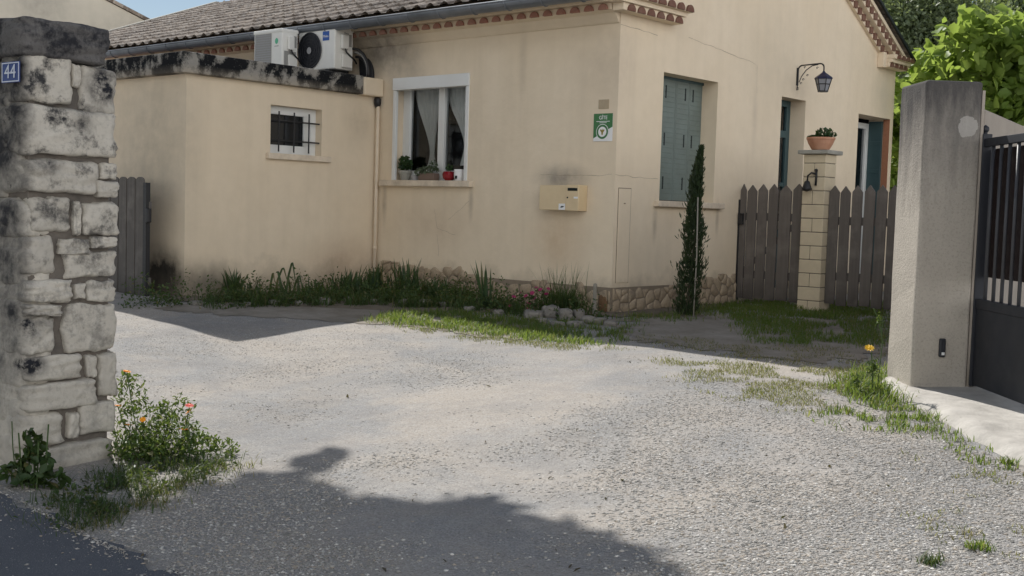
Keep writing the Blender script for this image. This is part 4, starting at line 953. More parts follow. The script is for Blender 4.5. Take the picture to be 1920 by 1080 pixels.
mb.build('capstone', m_capstone, sp, smooth=True)
hn = thing('house_number', 'blue enamel plate with the number 44 on the stone pillar', 'house number', PB+Matrix.Rotation(HR, 3, 'Z') @ Vector((-.062, -.040, 2.055)), HR+rad(4))
mb = MB(); mb.box(-.085, -.004, -.052, .085, 0, .052); mb.build('plate', m_enamel, hn, bevel=.003)
mb = MB()
for (x0, z0, x1, z1) in ((-.08, .043, .08, .048), (-.08, -.048, .08, -.043), (-.08, -.043, -.074, .043), (.074, -.043, .08, .043)): mb.box(x0, -.0052, z0, x1, -.0042, z1)
mb.build('border', m_numeral, hn)
text('44', .098, (0, -.006, 0), hn, m_numeral, 'numeral', sx=1.1)

# ------------------------------------------------------------------ rendered pillar, gate and garden wall (right)
RP = Vector((2.559, 7.403, 0)); RP.z = gz(RP.x, RP.y); RR = rad(1)
rp = thing('concrete_pillar', 'grey roughcast concrete gate pillar with a dark stained top', 'pillar', RP, RR)
mb = MB(); mb.add([(x, y, z) for z in np.linspace(-.08, 1.995, 14) for (x, y) in ((0, 0), (.36, 0), (.36, .46), (0, .46))], [])
n = 14; mb.f += [(i*4+j, i*4+(j+1) % 4, (i+1)*4+(j+1) % 4, (i+1)*4+j) for i in range(n-1) for j in range(4)] + [(0, 1, 2, 3), tuple(range(52, 56))]
mb.v = [(x+.006*noise.noise(Vector((z*3, x*9, y*9))), y+.006*noise.noise(Vector((z*3, x*9, 5))), z + (.012*noise.noise(Vector((x*8, y*8, 2))) if z > 1.9 else 0)) for x, y, z in mb.v]
mb.build('shaft', m_rough, rp, bevel=.018, seg=3)
mb = MB(); mb.box(.3615, .01, .0, .38, .10, 1.94); mb.build('render_edge', m_gwall, rp)['label'] = 'narrow pale strip where the gate closes'
ph = thing('intercom', 'small black photocell with a white button low on the concrete pillar', 'photocell', RP+Matrix.Rotation(RR, 3, 'Z') @ Vector((.185, -.002, .31)), RR)
mb = MB(); mb.box(-.021, -.022, -.06, .021, 0, .06); mb.build('housing', m_fan, ph, bevel=.01, seg=3)
mb = MB(); mb.box(-.006, -.0255, -.045, .012, -.0215, -.027); mb.build('button', m_white, ph)
GX = 2.965; gz0 = gz(GX, 7.4)
gt = thing('metal_gate', 'dark blue grey metal gate with bars over a solid lower panel', 'gate', (GX, 7.5, gz0), 0)
gmb = lambda: MB()
mb = MB(); mb.box(-.03, -.09, .06, .03, .0, 1.66); mb.lathe([(.001, 1.72), (.022, 1.705), (.024, 1.685), (.014, 1.672), (.014, 1.66)], 12, (0, -.045, 0)); mb.build('gate_post', m_gate, gt, bevel=.004)
mb = MB(); mb.box(-.02, -3.2, 1.58, .02, -.091, 1.63); mb.box(-.02, -3.2, .56, .02, -.091, .62); mb.build('rail', m_gate, gt, bevel=.003)
mb = MB(); mb.box(-.014, -3.2, .07, .014, -.091, .558); mb.build('panel', m_gate, gt)
k = 0
while k < 24:
    y = -.19 - k*.122; mb = MB(); mb.tube([(0, y, .62), (0, y, 1.58)], .0115, 8); mb.build('bar', m_gatebar, gt, smooth=True); k += 1
mb = MB(); mb.box(.03, -3.2, .76, .034, -.10, 1.565); mb.build('privacy_screen', m_screen, gt)
lw = thing('garden_wall', 'low grey rendered wall running back from the concrete pillar', 'wall', (2.97, 7.9, 0), 0)
u = Vector((.54, .84, 0)).normalized(); v = Vector((u.y, -u.x, 0))*.16
mb = MB(); mb.ext([(0, 0, -.3), tuple(u*9+Vector((0, 0, -.3))), tuple(u*9+Vector((0, 0, 1.78))), (0, 0, 1.78)], v); mb.build('wall_body', m_gwall, lw, bevel=.012)
mb = MB(); q = u*2.35; mb.box(q.x-.0, q.y-.16, -.3, q.x+.28, q.y-.0, 1.86); mb.build('wall_pier', m_gwall, lw, bevel=.012)

# ------------------------------------------------------------------ neighbour's house far left
nb = thing('neighbouring_house', 'grey beige gabled house behind at the upper left', 'house', (-13.81, 26.65, 0), rad(20))
mb = MB(); mb.ext([(0, 0, -.5), (5.4, 0, -.5), (5.4, 0, 5.15), (0, 0, 7.6), (-5.4, 0, 5.15), (-5.4, 0, -.5)], (0, 8, 0)); mb.build('wall', m_neigh, nb)
mb = MB(); mb.ext([(0, -.06, 7.62), (5.55, -.06, 5.10), (5.55, -.06, 5.18), (0, -.06, 7.72), (-5.55, -.06, 5.18), (-5.55, -.06, 5.10)], (0, 8.2, 0)); mb.build('roof', m_tile, nb)

# ------------------------------------------------------------------ plants
def at_ground(px, py): return gp(px, py)
# cypress sapling with its stake
cyb = W(.69, .36); cyb.z = 0
cy = thing('cypress', 'slender young dark green cypress staked in front of the gable', 'tree', cyb)
N = 5800; t = rng.random(N)**.85; hh = 1.70
R_ = np.interp(t, [0, .08, .2, .38, .55, .75, .9, 1], [.08, .115, .108, .092, .075, .052, .038, .008])
az = rng.uniform(0, 2*np.pi, N); rr_ = R_*(.35+.75*np.sqrt(rng.random(N)))*(1+.4*np.sin(az*3+t*26)*np.sin(t*50+az))*np.where(rng.random(N) < .10, rng.uniform(1.1, 1.75, N), 1.0)
P = np.stack([rr_*np.cos(az)+.02*np.sin(t*6)+.11*t-.02, rr_*np.sin(az), t*hh+.01], 1)
dirs = np.stack([np.cos(az)*.5, np.sin(az)*.5, np.full(N, 1.4)], 1)
place(leaves(P, rng.uniform(.025, .075, N), m_cyp, 'crown', .0, .22, .1, dirs), 'crown', cy)
mb = MB(); mb.tube([(0, 0, -.05), (.03, 0, .5), (.10, 0, 1.2), (.09, 0, 1.62)], [.017, .014, .009, .003], 8); mb.build('trunk', m_bark, cy)
q = W(.81, .30); mb = MB(); mb.tube([(0, 0, -.1), (.01, 0, .6), (.0, .01, 1.20)], .0075, 6); tag(mb.build('plant_stake', m_stake, None, q, smooth=True), 'thin grey wooden stake beside the young cypress', 'stake')
q = gp(1114, 594); mb = MB(); mb.box(-.014, -.014, -.1, .014, .014, .30); mb.lathe([(.024, .295), (.018, .325), (.006, .33)], 8); tag(mb.build('iron_post', m_stake, None, q, HR, bevel=.003), 'short grey metal post in front of the plinth corner', 'post')

# iris clumps and other bed plants, each its own
def clump(name, label, px, py, n, h, wd, mat, lean=.5, curve=.5, rad_=.05, cat='plant', group=None, dz=0.0):
    b = gp(px, py); P = np.stack([rng.normal(0, rad_, n), rng.normal(0, rad_, n), np.zeros(n)-.01], 1)
    me = blades(P, rng.uniform(h*.55, h*1.05, n), wd*rng.uniform(.7, 1.2, n), mat, name, lean, curve)
    return tag(place(me, name, None, (b.x, b.y, b.z+dz), smooth=False), label, cat, group)
G_ = 'strap leaved plants in the wall bed'
clump('iris_clump', 'leafy green iris clump nearest the left corner of the annex', 438, 556, 60, .34, .022, m_iris, .45, .5, .06, group=G_)
clump('iris_clump', 'low iris clump around the sharply folded leaves below the barred window', 530, 553, 14, .24, .026, m_iris, .6, .6, .09, group=G_)
clump('iris_clump', 'small upright iris clump left of the folded leaves, under the barred window', 470, 556, 18, .24, .018, m_iris, .35, .3, .05, group=G_)
clump('iris_clump', 'low iris clump right of the folded leaves, before the downpipe', 590, 556, 30, .24, .022, m_iris, .6, .6, .08, group=G_)
clump('iris_clump', 'dense tall iris clump directly left of the downpipe', 650, 556, 80, .34, .024, m_iris, .5, .4, .08, group=G_)
clump('iris_clump', 'spiky iris clump at the foot of the downpipe', 700, 556, 60, .42, .024, m_iris, .4, .3, .07, group=G_)
clump('iris_clump', 'tall pointed iris clump under the left end of the big window sill', 760, 560, 70, .48, .026, m_iris, .5, .3, .07, group=G_)
clump('iris_clump', 'broad low iris clump under the middle of the big window', 815, 563, 70, .30, .024, m_iris, .7, .5, .09, group=G_)
clump('iris_clump', 'sparse low clump right of the big window, in front of the stone plinth', 868, 566, 40, .22, .02, m_iris, .7, .5, .08, group=G_)
b = gp(530, 553); mb = MB()
for (x, y, h, dx, fall) in ((-.10, 0, .30, .13, .16), (-.02, -.02, .26, -.06, .02), (.02, .01, .36, .10, .22), (.10, 0, .22, .10, .14), (-.16, .01, .24, .06, .10)):
    prev = None
    for k, (px_, pz_, ww) in enumerate(((0, 0, .016), (dx*.25, h*.55, .016), (dx*.62, h*.95, .014), (dx*.72, h, .013), (dx*.85, h*.93, .011), (dx*1.25, h-fall, .002))):
        q = (Vector((x+px_, y-.01*k, pz_)), Vector((x+px_+ww*1.6, y-.01*k+.006, pz_+ww*.4)))
        if prev: mb.quad(prev[0], prev[1], q[1], q[0])
        prev = q
tag(mb.build('bent_leaves', m_iris, None, b, fix=False), 'broad strap leaves folded over into sharp angles under the barred window', 'plant', G_)
clump('yucca', 'stiff fan shaped spiky plant standing alone before the stone plinth', 912, 578, 15, .52, .030, m_iris, .45, .08, .022)
t = thing('lavender', 'wispy lavender bush with long thin stalks below the letter box', 'bush', gp(1055, 587))
N = 620; P = np.stack([rng.normal(0, .11, N), rng.normal(0, .08, N), np.zeros(N)], 1)
place(blades(P, rng.uniform(.14, .30, N), .007, m_weed, 'foliage', .55, .5), 'foliage', t)
N = 46; P = np.stack([rng.normal(0, .10, N), rng.normal(0, .07, N), np.zeros(N)], 1)
place(blades(P, rng.uniform(.35, .56, N), .006, m_weed, 'stalk', .5, .2), 'stalk', t)
def flower(root, p, r, mat, n=9, name='flower'):
    mb = MB(); p = Vector(p); ax = Vector((rng.normal()*.4, rng.normal()*.4-.3, 1)).normalized(); a = ax.orthogonal().normalized(); b = ax.cross(a)
    for k in range(n):
        th_ = 2*math.pi*k/n; d = a*math.cos(th_)+b*math.sin(th_); s = ax.cross(d)
        mb.quad(p+d*r*.12, p+d*r*.6+s*r*.28+ax*r*.18, p+d*r+ax*r*.1, p+d*r*.6-s*r*.28+ax*r*.18)
    mb.rock(p+ax*r*.08, (r*.5, r*.5, r*.4), 2, 2, .1, 3)
    return mb.build(name, mat, root, fix=False)
t = thing('flowering_plant', 'dark leaved plant with magenta blooms left of the lavender', 'flowering plant', gp(985, 586))
N = 420; place(leaves(np.concatenate([ball(300, (0, 0, .09), (.17, .10, .10)), ball(120, (.12, 0, .15), (.10, .07, .12))]), rng.uniform(.02, .04, N), m_weed, 'foliage', .5, .5), 'foliage', t)
for (x, z) in ((-.16, .07), (.0, .17), (.03, .10), (.06, .205), (.10, .26), (.14, .24), (.20, .20), (.09, .15), (-.05, .20), (.22, .25), (-.12, .16), (.02, .05)):
    flower(t, (x, -.10+rng.normal()*.03, z), .027, m_petal_m, 8)

# edging stones of the bed, each its own
r2 = random.Random(11)
ES = [(1000,597,60,22),(1032,594,48,30),(1060,600,42,30),(1085,598,40,26),(1103,606,36,20),(1125,607,38,16),(1046,612,36,14),(1080,613,40,16),(1145,611,30,14),(1015,606,30,14),
      (800,572,34,16),(835,575,28,14),(760,570,30,14),(700,569,26,12),(655,567,30,14),(610,569,34,16),(560,572,22,12),(515,572,28,14),(468,574,24,11),(370,572,34,12),(880,584,30,14),(935,590,28,13)]
for i, (px, py, wpx, hpx) in enumerate(ES):
    b = gp(px, py); k = b.y/FPX; wd_, hh_ = wpx*k*.82, hpx*k*.72
    mb = MB(); mb.rock((0, 0, hh_*.35), (wd_, wd_*r2.uniform(.6, .9), hh_*1.3), i+20, 3.2, .12, 7, 3)
    lab = 'pale rough edging stone in the low heap before the plinth corner' if i < 10 else 'small pale stone half sunk along the edge of the wall bed'
    tag(mb.build('edging_stone', m_edge, None, b, r2.uniform(0, 3), smooth=True), lab, 'stone', 'stones heaped at the plinth corner' if i < 10 else 'stones lining the wall bed')

# grass and weeds: nobody could count them
def in_poly(px, n, g=rng):                   # random points inside a polygon of ground points
    Q = np.array([[p.x, p.y] for p in (gp(*q) for q in px)]); lo, hi = Q.min(0), Q.max(0); out_ = []
    while len(out_) < n:
        for x, y in g.uniform(lo, hi, (n, 2)):
            c = False; j = len(Q)-1
            for i in range(len(Q)):
                if (Q[i, 1] > y) != (Q[j, 1] > y) and x < (Q[j, 0]-Q[i, 0])*(y-Q[i, 1])/(Q[j, 1]-Q[i, 1])+Q[i, 0]: c = not c
                j = i
            if c:
                x += g.normal()*.07; y += g.normal()*.07; out_.append((x, y, gz(x, y)))
            if len(out_) >= n: break
    return np.array(out_)
def thin(P, freq, cut, seed=0):              # keep tufts, leave bare gaps
    k = [noise.noise(Vector((p[0]*freq, p[1]*freq, seed))) + .35*noise.noise(Vector((p[0]*freq*3, p[1]*freq*3, seed+5))) > cut for p in P]; return P[np.array(k)]
def joinP(*a): return np.concatenate(a, 0)
A1 = thin(in_poly([(690,602),(750,586),(880,588),(1010,606),(1075,634),(1150,650),(1040,642),(930,632),(800,616)], 9000), 5, -.25)
A2 = thin(in_poly([(1330,580),(1400,566),(1664,568),(1664,648),(1560,652),(1420,645),(1380,610)], 17000), 2.2, -.18, 3)
A3 = thin(in_poly([(1150,592),(1270,590),(1300,575),(1370,570),(1370,590),(1280,606),(1180,606)], 1600), 4, -.1, 4)
A4 = in_poly([(1575,728),(1650,690),(1664,735),(1690,758),(1640,764)], 1500)
A5 = thin(in_poly([(1540,775),(1680,762),(1790,805),(1770,815),(1600,805)], 1800), 6, .05, 6)
A6 = thin(in_poly([(1000,598),(1090,606),(1190,612),(1180,640),(1090,640)], 2200), 5, .05, 8)
A7 = thin(in_poly([(1700,765),(1920,890),(1920,915),(1800,850),(1680,785)], 800), 6, .12, 9)
P = joinP(A1, A2, A3, A6); me = blades(P, rng.uniform(.025, .075, len(P)), .0055, m_grass, 'grass', .6, .7)
tag(place(me, 'grass'), 'short green grass growing at the edge of the wall bed and before the fence', 'grass', kind='stuff')
P = joinP(A4, A5, A7); h = np.concatenate([rng.uniform(.03, .10, len(A4)), rng.uniform(.02, .06, len(A5)), rng.uniform(.015, .045, len(A7))])
me = blades(P, h, .006, m_grass, 'grass', .6, .7); tag(place(me, 'grass'), 'bright green grass tufts at the foot of the concrete pillar and apron', 'grass', kind='stuff')
D1 = thin(in_poly([(1230,672),(1500,690),(1660,690),(1600,760),(1480,775),(1310,725)], 9000), 3.2, -.12, 12)
D2 = thin(in_poly([(1700,850),(1920,900),(1920,1080),(1800,1060),(1720,950)], 1700), 4, .22, 13)
D3 = thin(in_poly([(690,606),(800,618),(1040,645),(1180,655),(1050,655),(850,632)], 2500), 4, -.1, 14)
D4 = thin(in_poly([(1150,625),(1340,640),(1420,650),(1660,655),(1660,685),(1500,685),(1300,665)], 4200), 3, -.05, 15)
P = joinP(D1, D2, D3, D4); me = blades(P, rng.uniform(.010, .03, len(P)), .0042, m_dry, 'dry_grass', .9, .8); tag(place(me, 'dry_grass'), 'sparse dry grass on the gravel before the house', 'grass', kind='stuff')
B1 = thin(in_poly([(365,566),(540,556),(700,550),(860,560),(1000,588),(1000,598),(860,582),(700,574),(540,576),(400,580)], 11000), 4, -.22, 21)
B2 = thin(in_poly([(1030,596),(1120,590),(1140,600),(1060,606)], 500), 5, -.2, 22)
B3 = in_poly([(230,572),(345,560),(350,575),(250,580)], 700)
P = joinP(B1, B2, B3); sz = rng.uniform(.02, .045, len(P)); Q = P.copy(); Q[:, 2] += rng.random(len(P))**1.5*.19*(1+.8*np.sin(P[:, 0]*9)*np.sin(P[:, 1]*7))
me = leaves(Q, sz, m_weed, 'ground_weeds', .6, .5); o = place(me, 'ground_weeds'); tag(o, 'low dark weeds filling the shaded bed under the walls', 'weeds', kind='stuff')
PB2 = thin(B1, 3, -.02, 31); me = blades(PB2, rng.uniform(.05, .17, len(PB2)), .007, m_weed, 'bed_grass', .5, .6); tag(place(me, 'bed_grass'), 'dark long grass between the irises under the walls', 'grass', kind='stuff')
C1 = thin(in_poly([(75,945),(190,900),(300,868),(410,868),(400,890),(330,915),(250,945),(190,980),(110,990)], 2300), 5, -.02, 41)
sz = rng.uniform(.015, .035, len(C1)); Q = C1.copy(); Q[:, 2] += rng.random(len(C1))**2*.05
me = leaves(Q, sz, m_weed, 'ground_weeds', .6, .5); tag(place(me, 'ground_weeds'), 'low green weeds creeping over gravel at the stone pillar foot', 'weeds', kind='stuff')
C2 = thin(in_poly([(75,945),(190,895),(300,862),(420,860),(420,890),(340,920),(250,955),(190,990),(100,995)], 2600), 4, -.1, 44)
me = blades(C2, rng.uniform(.02, .09, len(C2)), .0035, m_weed, 'grass', .8, .8); tag(place(me, 'grass'), 'straggly dark grass at the foot of the stone pillar', 'grass', kind='stuff')
C3 = thin(in_poly([(120,980),(250,930),(420,870),(470,870),(350,930),(200,1000)], 900), 4, 0, 45)
me = blades(C3, rng.uniform(.02, .05, len(C3)), .004, m_dry, 'dry_grass', .9, .8); tag(place(me, 'dry_grass'), 'dry straw grass between the stone pillar and the road', 'grass', kind='stuff')
for i, (px, py, s_) in enumerate(((1745,1056,.05), (1835,1030,.05), (1890,870,.05))):
    b = gp(px, py); n = 70; P = np.stack([rng.normal(0, .022, n), rng.normal(0, .022, n), np.zeros(n)], 1)
    tag(place(blades(P, rng.uniform(s_*.4, s_, n), .005, m_grass if i % 3 else m_weed, 'grass_tuft', .8, .7), 'grass_tuft', None, b), 'small lone grass tuft in the gravel at the lower right', 'grass tuft', 'grass tufts in the gravel')

# marigolds at the stone pillar
mg = thing('marigold_bush', 'straggly marigold bush with orange blooms beside the stone pillar', 'bush', gp(300, 862))
mo = mg.location
PL = joinP(ball(620, (-.14, .20, .14), (.20, .15, .17)), ball(900, (.04, .04, .11), (.22, .18, .13)), ball(700, (-.1, -.02, .06), (.18, .14, .07)), ball(300, (.19, .06, .08), (.14, .12, .07)), ball(240, (-.22, .18, .33), (.10, .10, .13)), ball(160, (.02, .22, .25), (.12, .08, .08)), ball(90, (.33, .10, .06), (.08, .08, .05)))
place(leaves(PL, rng.uniform(.018, .042, len(PL)), m_bush, 'foliage', .4, .38), 'foliage', mg)
FP = [(238,697,m_petal_o,.022), (221,761,m_petal_o,.02), (241,797,m_petal_o,.022), (268,787,m_petal_o,.017), (344,805,m_petal_o,.024), (353,773,m_petal_o,.02), (355,761,m_petal_p,.024)]
st_ = MB()
for px, py, mt, r in FP:
    d = _F + _R*((px-960)/FPX) + _U*((540-py)/FPX); Y = mo.y+.06; P = Vector((d.x*Y/d.y, Y, d.z*Y/d.y+EYE)) - mo
    flower(mg, P, r*1.12, mt, 11); st_.tube([(P.x*.6, P.y, 0), (P.x*.85, P.y+.01, P.z*.55), (P.x, P.y, P.z-.004)], .003, 5)
    N = 14
for k in range(40):
    a = Vector((rng.uniform(-.25, .12), rng.uniform(.0, .25), 0)); st_.tube([a, a+Vector((rng.normal()*.05, rng.normal()*.04, rng.uniform(.10, .22)))], .0022, 4)
st_.build('stem', m_stem, mg)
nt_ = thing('nettle_plant', 'dark broad leaved weed in front of the stone pillar', 'weed', gp(62, 915))
PL = joinP(ball(130, (0, 0, .10), (.10, .08, .10)), ball(60, (.0, 0, .22), (.05, .05, .09)), ball(60, (-.09, 0, .07), (.07, .06, .07)), ball(50, (.10, 0, .05), (.08, .06, .05)))
place(leaves(PL, rng.uniform(.035, .065, len(PL)), m_weed, 'foliage', .6, .62), 'foliage', nt_)
mb = MB()
for k in range(7): a = Vector((rng.uniform(-.06, .06), rng.uniform(-.03, .03), 0)); mb.tube([a, a*1.4+Vector((0, 0, .16+.04*k % .2))], .004, 5)
mb.tube([(-.08, 0, 0), (-.10, 0, .2), (-.105, .0, .33)], .003, 5)
mb.build('stem', m_stem, nt_)
# tall weed with a yellow bloom at the concrete pillar
tw = thing('tall_weed', 'tall green weed with one yellow bloom at the concrete pillar', 'weed', gp(1636, 745)); mo = tw.location
def offs(px, py):
    d = _F + _R*((px-960)/FPX) + _U*((540-py)/FPX); Y = mo.y; return Vector((d.x*Y/d.y, Y, d.z*Y/d.y+EYE)) - mo
mb = MB(); mb.tube([(0, 0, 0), offs(1636, 700), offs(1634, 660)], [.006, .005, .004], 6); mb.tube([(.03, .02, 0), offs(1655, 640), offs(1648, 600), offs(1638, 578)], .0035, 5); mb.tube([offs(1653, 625), offs(1656, 595)], .003, 5); mb.build('stem', m_stem, tw)
c1, c2, c3 = offs(1638, 690), offs(1640, 735), offs(1605, 715)
PL = joinP(ball(90, c1, (.05, .05, .09), shell=.1), ball(180, c2, (.11, .08, .07), shell=.1), ball(60, c3, (.05, .05, .06), shell=.1), ball(24, offs(1648, 598), (.03, .03, .05), shell=.1))
place(leaves(PL, rng.uniform(.02, .05, len(PL)), m_bush, 'foliage', .3, .28), 'foliage', tw)
flower(tw, offs(1630, 653), .034, m_petal_y, 10)

# trees beyond the house
def tree(name, label, base, top, blobs, n, size, mat, aspect=.7, group=None, up=.5, limbs=8, clump=0.0):
    t = thing(name, label, 'tree', base, 0, group); base = Vector(base)
    P = []; tot = sum(r[0]*r[1]*r[2] for c, r in blobs)**1
    for c, r in blobs:
        k = max(60, int(n*(r[0]*r[1]*r[2])/tot)); c = np.array(c)-np.array(base); q = ball(k, c, r, shell=.35)
        sub = rng.integers(0, max(3, k//45), k); off = rng.normal(0, .30, (sub.max()+1, 3))*np.array(r)*.35
        if clump:
            nc = max(4, k//16); cc = ball(nc, c, r, shell=.5); q = cc[rng.integers(0, nc, k)] + rng.normal(0, clump, (k, 3)); P.append(q); continue
        P.append(q + off[sub])
    P = np.concatenate(P); place(leaves(P, rng.uniform(size*.6, size*1.25, len(P)), mat, 'crown', up, aspect, .3), 'crown', t)
    mb = MB(); hgt = top-base.z; mb.tube([(0, 0, -.2), (.1, 0, hgt*.3), (0, .1, hgt*.6)], [hgt*.045, hgt*.035, hgt*.022], 10)
    for c, r in blobs[:limbs]:
        c = Vector(c)-base; mb.tube([(0.05, 0, hgt*.28), tuple(c*.55+Vector((0, 0, hgt*.12))), tuple(c)], [hgt*.022, hgt*.014, hgt*.005], 6)
    mb.build('trunk', m_bark, t); return t
def sky_pt(px, py, Y):
    d = _F + _R*((px-960)/FPX) + _U*((540-py)/FPX); return (d.x*Y/d.y, Y, d.z*Y/d.y+EYE)
bl = [(sky_pt(1850, 100, 16.5), (.62, .6, .50)), (sky_pt(1905, 110, 16.8), (.55, .6, .5)), (sky_pt(1770, 135, 17.2), (.55, .6, .42)), (sky_pt(1728, 150, 18.2), (.42, .5, .46)), (sky_pt(1830, 200, 16.8), (.8, .7, .6)), (sky_pt(1910, 220, 16.6), (.6, .7, .6)), (sky_pt(1705, 230, 19.2), (.5, .5, .7)), (sky_pt(1700, 320, 19.2), (.5, .5, .6)), (sky_pt(1960, 170, 16.7), (.6, .6, .7)), (sky_pt(1835, 60, 16.4), (.3, .35, .22))]
tree('catalpa_tree', 'bright green large leaved tree behind the concrete pillar', (6.3, 16.9, 0), 3.4, bl, 5600, .185, m_bright, .82, up=.45, clump=.12)
bl = [(sky_pt(1720, 50, 34), (1.9, 1.8, 1.6)), (sky_pt(1770, 95, 34), (2.0, 1.8, 1.6)), (sky_pt(1690, 110, 35), (1.2, 1.6, 2.0)), (sky_pt(1730, 160, 34), (2.2, 1.8, 1.6)), (sky_pt(1760, 25, 34), (1.0, 1.2, .55)), (sky_pt(1690, 30, 35), (.6, 1.2, .9)), (sky_pt(1760, 260, 34), (2.5, 1.8, 1.8))]
tree('broad_tree', 'dark green broad tree far behind the gable eave', (12.5, 34, 0), 8.4, bl, 46000, .15, m_darkleaf, .6, clump=.28)
bl = [(sky_pt(1890, 60, 38), (1.6, 1.6, 1.0)), (sky_pt(1950, 40, 38), (1.8, 1.6, 1.6)), (sky_pt(1870, 130, 38), (2.2, 1.8, 1.6)), (sky_pt(1960, 140, 38), (2.2, 1.8, 1.6)), (sky_pt(1900, 20, 38), (1.1, 1.2, .8))]
tree('broad_tree', 'grey green tree far behind at the upper right edge', (16.5, 38, 0), 9, bl, 24000, .17, m_pine, .6, clump=.3)
bl = [(sky_pt(1679, 300, 19.5), (.5, .6, .8)), (sky_pt(1676, 200, 19.5), (.4, .6, .8)), (sky_pt(1690, 380, 19.5), (.8, .6, .7))]
tree('shrub', 'dark shrub in the gap between the gable and the concrete pillar', (6.4, 19.5, 0), 2.6, bl, 1800, .09, m_weed, .6)
# the tree left of the view whose crown shades the drive
def over(gx, gy, h):                          # point h above the ground on the sun line of a ground point
    g = gz(gx, gy); return (gx+sdir.x/sdir.z*h, gy+sdir.y/sdir.z*h, g+h)
def ov(px, py, r, h=5.0):
    g = gp(px, py); return (over(g.x, g.y, h), (r*1.15, r, r*.8))
bl = [(over(-1.0, 3.2, 5.3), (1.5, .95, .8)), (over(-2.3, 4.3, 5.3), (1.0, .95, .7)), ov(430, 925, .26), ov(520, 905, .20), ov(585, 868, .12), ov(625, 852, .07), ov(470, 960, .38), ov(640, 1000, .34), ov(560, 950, .28), ov(760, 975, .27), ov(880, 965, .22), ov(950, 985, .20), ov(860, 1040, .34), ov(1030, 1005, .17), ov(1100, 1035, .20), ov(1175, 1050, .16), ov(690, 1060, .40), ov(330, 975, .28), ov(300, 1020, .28), ov(400, 1030, .34), ov(520, 1045, .36), ov(1010, 1070, .30), over(.1, 3.5, 5.3) and (over(.1, 3.5, 5.3), (.8, .5, .6))]
tree('shade_tree', 'leafy tree out of view at the left, its crown shading the drive', (-5.6, 9.6, gz(-5.6, 9.6)), 4.6, bl, 22000, .13, m_weed, .75, limbs=2)
for lab, bx, by, k in (('tall tree added out of view at the left to darken the left facing walls', -9.5, 3.5, 1.0), ('tall tree added out of view behind the camera to darken the left facing walls', -6.0, -5.0, 1.15)):
    tree('unseen_shading_tree', lab, (bx, by, gz(bx, by)), 6*k, [((bx, by, 4.6*k), (2.4*k, 2.4*k, 2.6*k)), ((bx-1.6, by+1.2, 3.6*k), (2.0, 2.0, 2.2)), ((bx+.8, by-1.8, 3.8*k), (2.0, 2.2, 2.2))], 4200, .34, m_darkleaf, .75)  # unseen trees added to keep sky light off the left facing walls

# ------------------------------------------------------------------ loose gravel
def gravel(n, seed):
    g = np.random.default_rng(seed); L = []
    while sum(len(a) for a in L) < n:
        Y = 3.6+(g.random(n)**1.45)*7.6; X = g.uniform(-.50, .50, n)*Y
        keep = []
        for x, y in zip(X, Y):
            v = noise.noise(Vector((x*1.1, y*1.1, 2))) + .6*noise.noise(Vector((x*2.9, y*2.9, 8)))
            side = .85*sm((x-.0)/1.1)*sm((8.2-y)/1.5) + .9*sm((-.40-x)/.6)*sm((6.1-y)/.8) + .40*sm((y-7.2)/1)*sm((.4-x)/.8)
            if x > 2.4 and y < 7.8: keep.append(False); continue
            q = Vector((x-CX, y-CY)); hx = q.x*math.cos(HANG)-q.y*math.sin(HANG); hy = q.x*math.sin(HANG)+q.y*math.cos(HANG)
            if (hx < -3.5 and hy > -2.8) or (hx < .1 and hy > -1.0) or (hy > .0): keep.append(False); continue
            ra = (x+2.44)*.749+(y-5.56)*.663 if True else 0
            road = (Vector((x, y))-Vector((a_.x, a_.y))).dot(Vector((n_.x, n_.y)))
            if road > .0 and g.random() > .006+.22*math.exp(-road*16): keep.append(False); continue
            keep.append(v*.75+side+g.normal()*.30 > .50)
        k = np.array(keep); L.append(np.stack([X[k], Y[k]], 1))
    return np.concatenate(L)[:n]
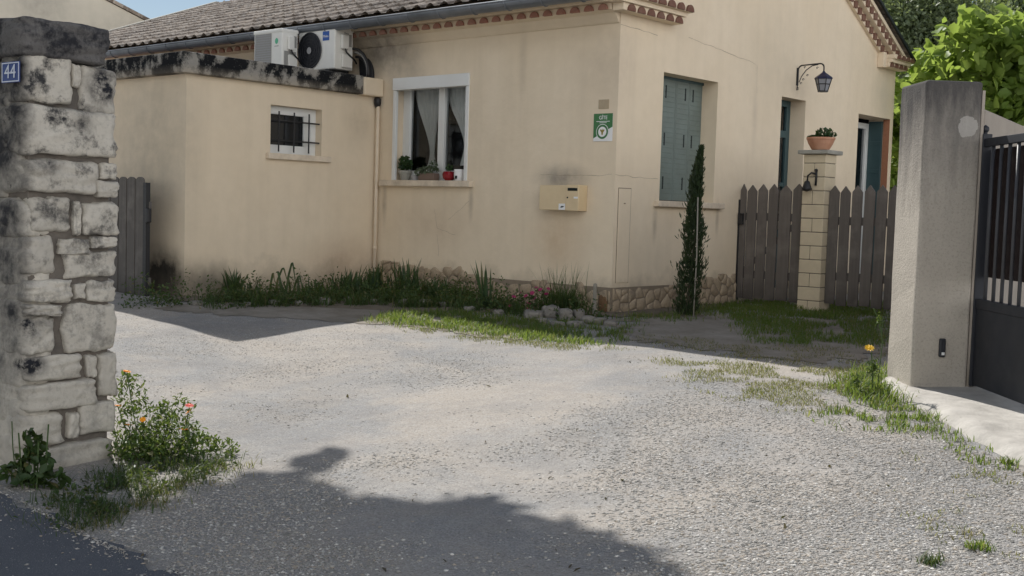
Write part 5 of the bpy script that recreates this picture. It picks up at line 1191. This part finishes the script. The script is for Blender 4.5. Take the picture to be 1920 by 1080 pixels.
def pebbles(n, seed, name, lo, hi, label):
    g = np.random.default_rng(seed+1); XY = gravel(n, seed); n = len(XY); Z = np.array([gz(x, y) for x, y in XY])
    s = (lo+(hi-lo)*g.random(n)**3.4)*np.clip(1.15-.085*(XY[:, 1]-4), .55, 1.1); base = np.array([[1, 0, 0], [-1, 0, 0], [0, 1, 0], [0, -1, 0], [0, 0, .5], [0, 0, -.5]], float)
    V = base[None]*(1+g.uniform(-.35, .35, (n, 6, 1))) + g.uniform(-.22, .22, (n, 6, 3)); th_ = g.uniform(0, 6.28, n)
    c, s_ = np.cos(th_)[:, None], np.sin(th_)[:, None]; x = V[..., 0]*c-V[..., 1]*s_; y = V[..., 0]*s_+V[..., 1]*c; V = np.stack([x*1.15, y, V[..., 2]], 2)*s[:, None, None]
    rd = ((XY[:, 0]-a_.x)*n_.x+(XY[:, 1]-a_.y)*n_.y) > -.03
    V += np.stack([XY[:, 0], XY[:, 1], Z+s*.05+rd*.010], 1)[:, None]
    F0 = np.array([[0, 2, 4], [2, 1, 4], [1, 3, 4], [3, 0, 4], [2, 0, 5], [1, 2, 5], [3, 1, 5], [0, 3, 5]]); F = (np.arange(n)[:, None, None]*6+F0[None]).reshape(-1, 3)
    tag(place(npmesh(name, V.reshape(-1, 3), F, m_pebble, 3), name, smooth=True), label, 'gravel', kind='stuff')
pebbles(150000, 3, 'loose_gravel', .0024, .0098, 'loose pale limestone gravel strewn over the drive')

# scraps of dry leaf and twig lying about the drive
g9 = np.random.default_rng(77); n = 110; Y = 3.9+(g9.random(n)**1.3)*6.6; X = g9.uniform(-.42, .42, n)*Y; k = (X < 2.4) & (X > -1.9); X, Y = X[k], Y[k]
P = np.stack([X, Y, np.array([gz(x, y)+.006 for x, y in zip(X, Y)])], 1)
m_litter = mk_leaf('leaf_litter', (.06, .045, .03), (.16, .12, .08), None, .1)
tag(place(leaves(P, g9.uniform(.012, .04, len(P)), m_litter, 'leaf_litter', 1.2, .45, r=g9), 'leaf_litter'), 'small dry brown leaf scraps strewn over the drive', 'leaf litter', kind='stuff')
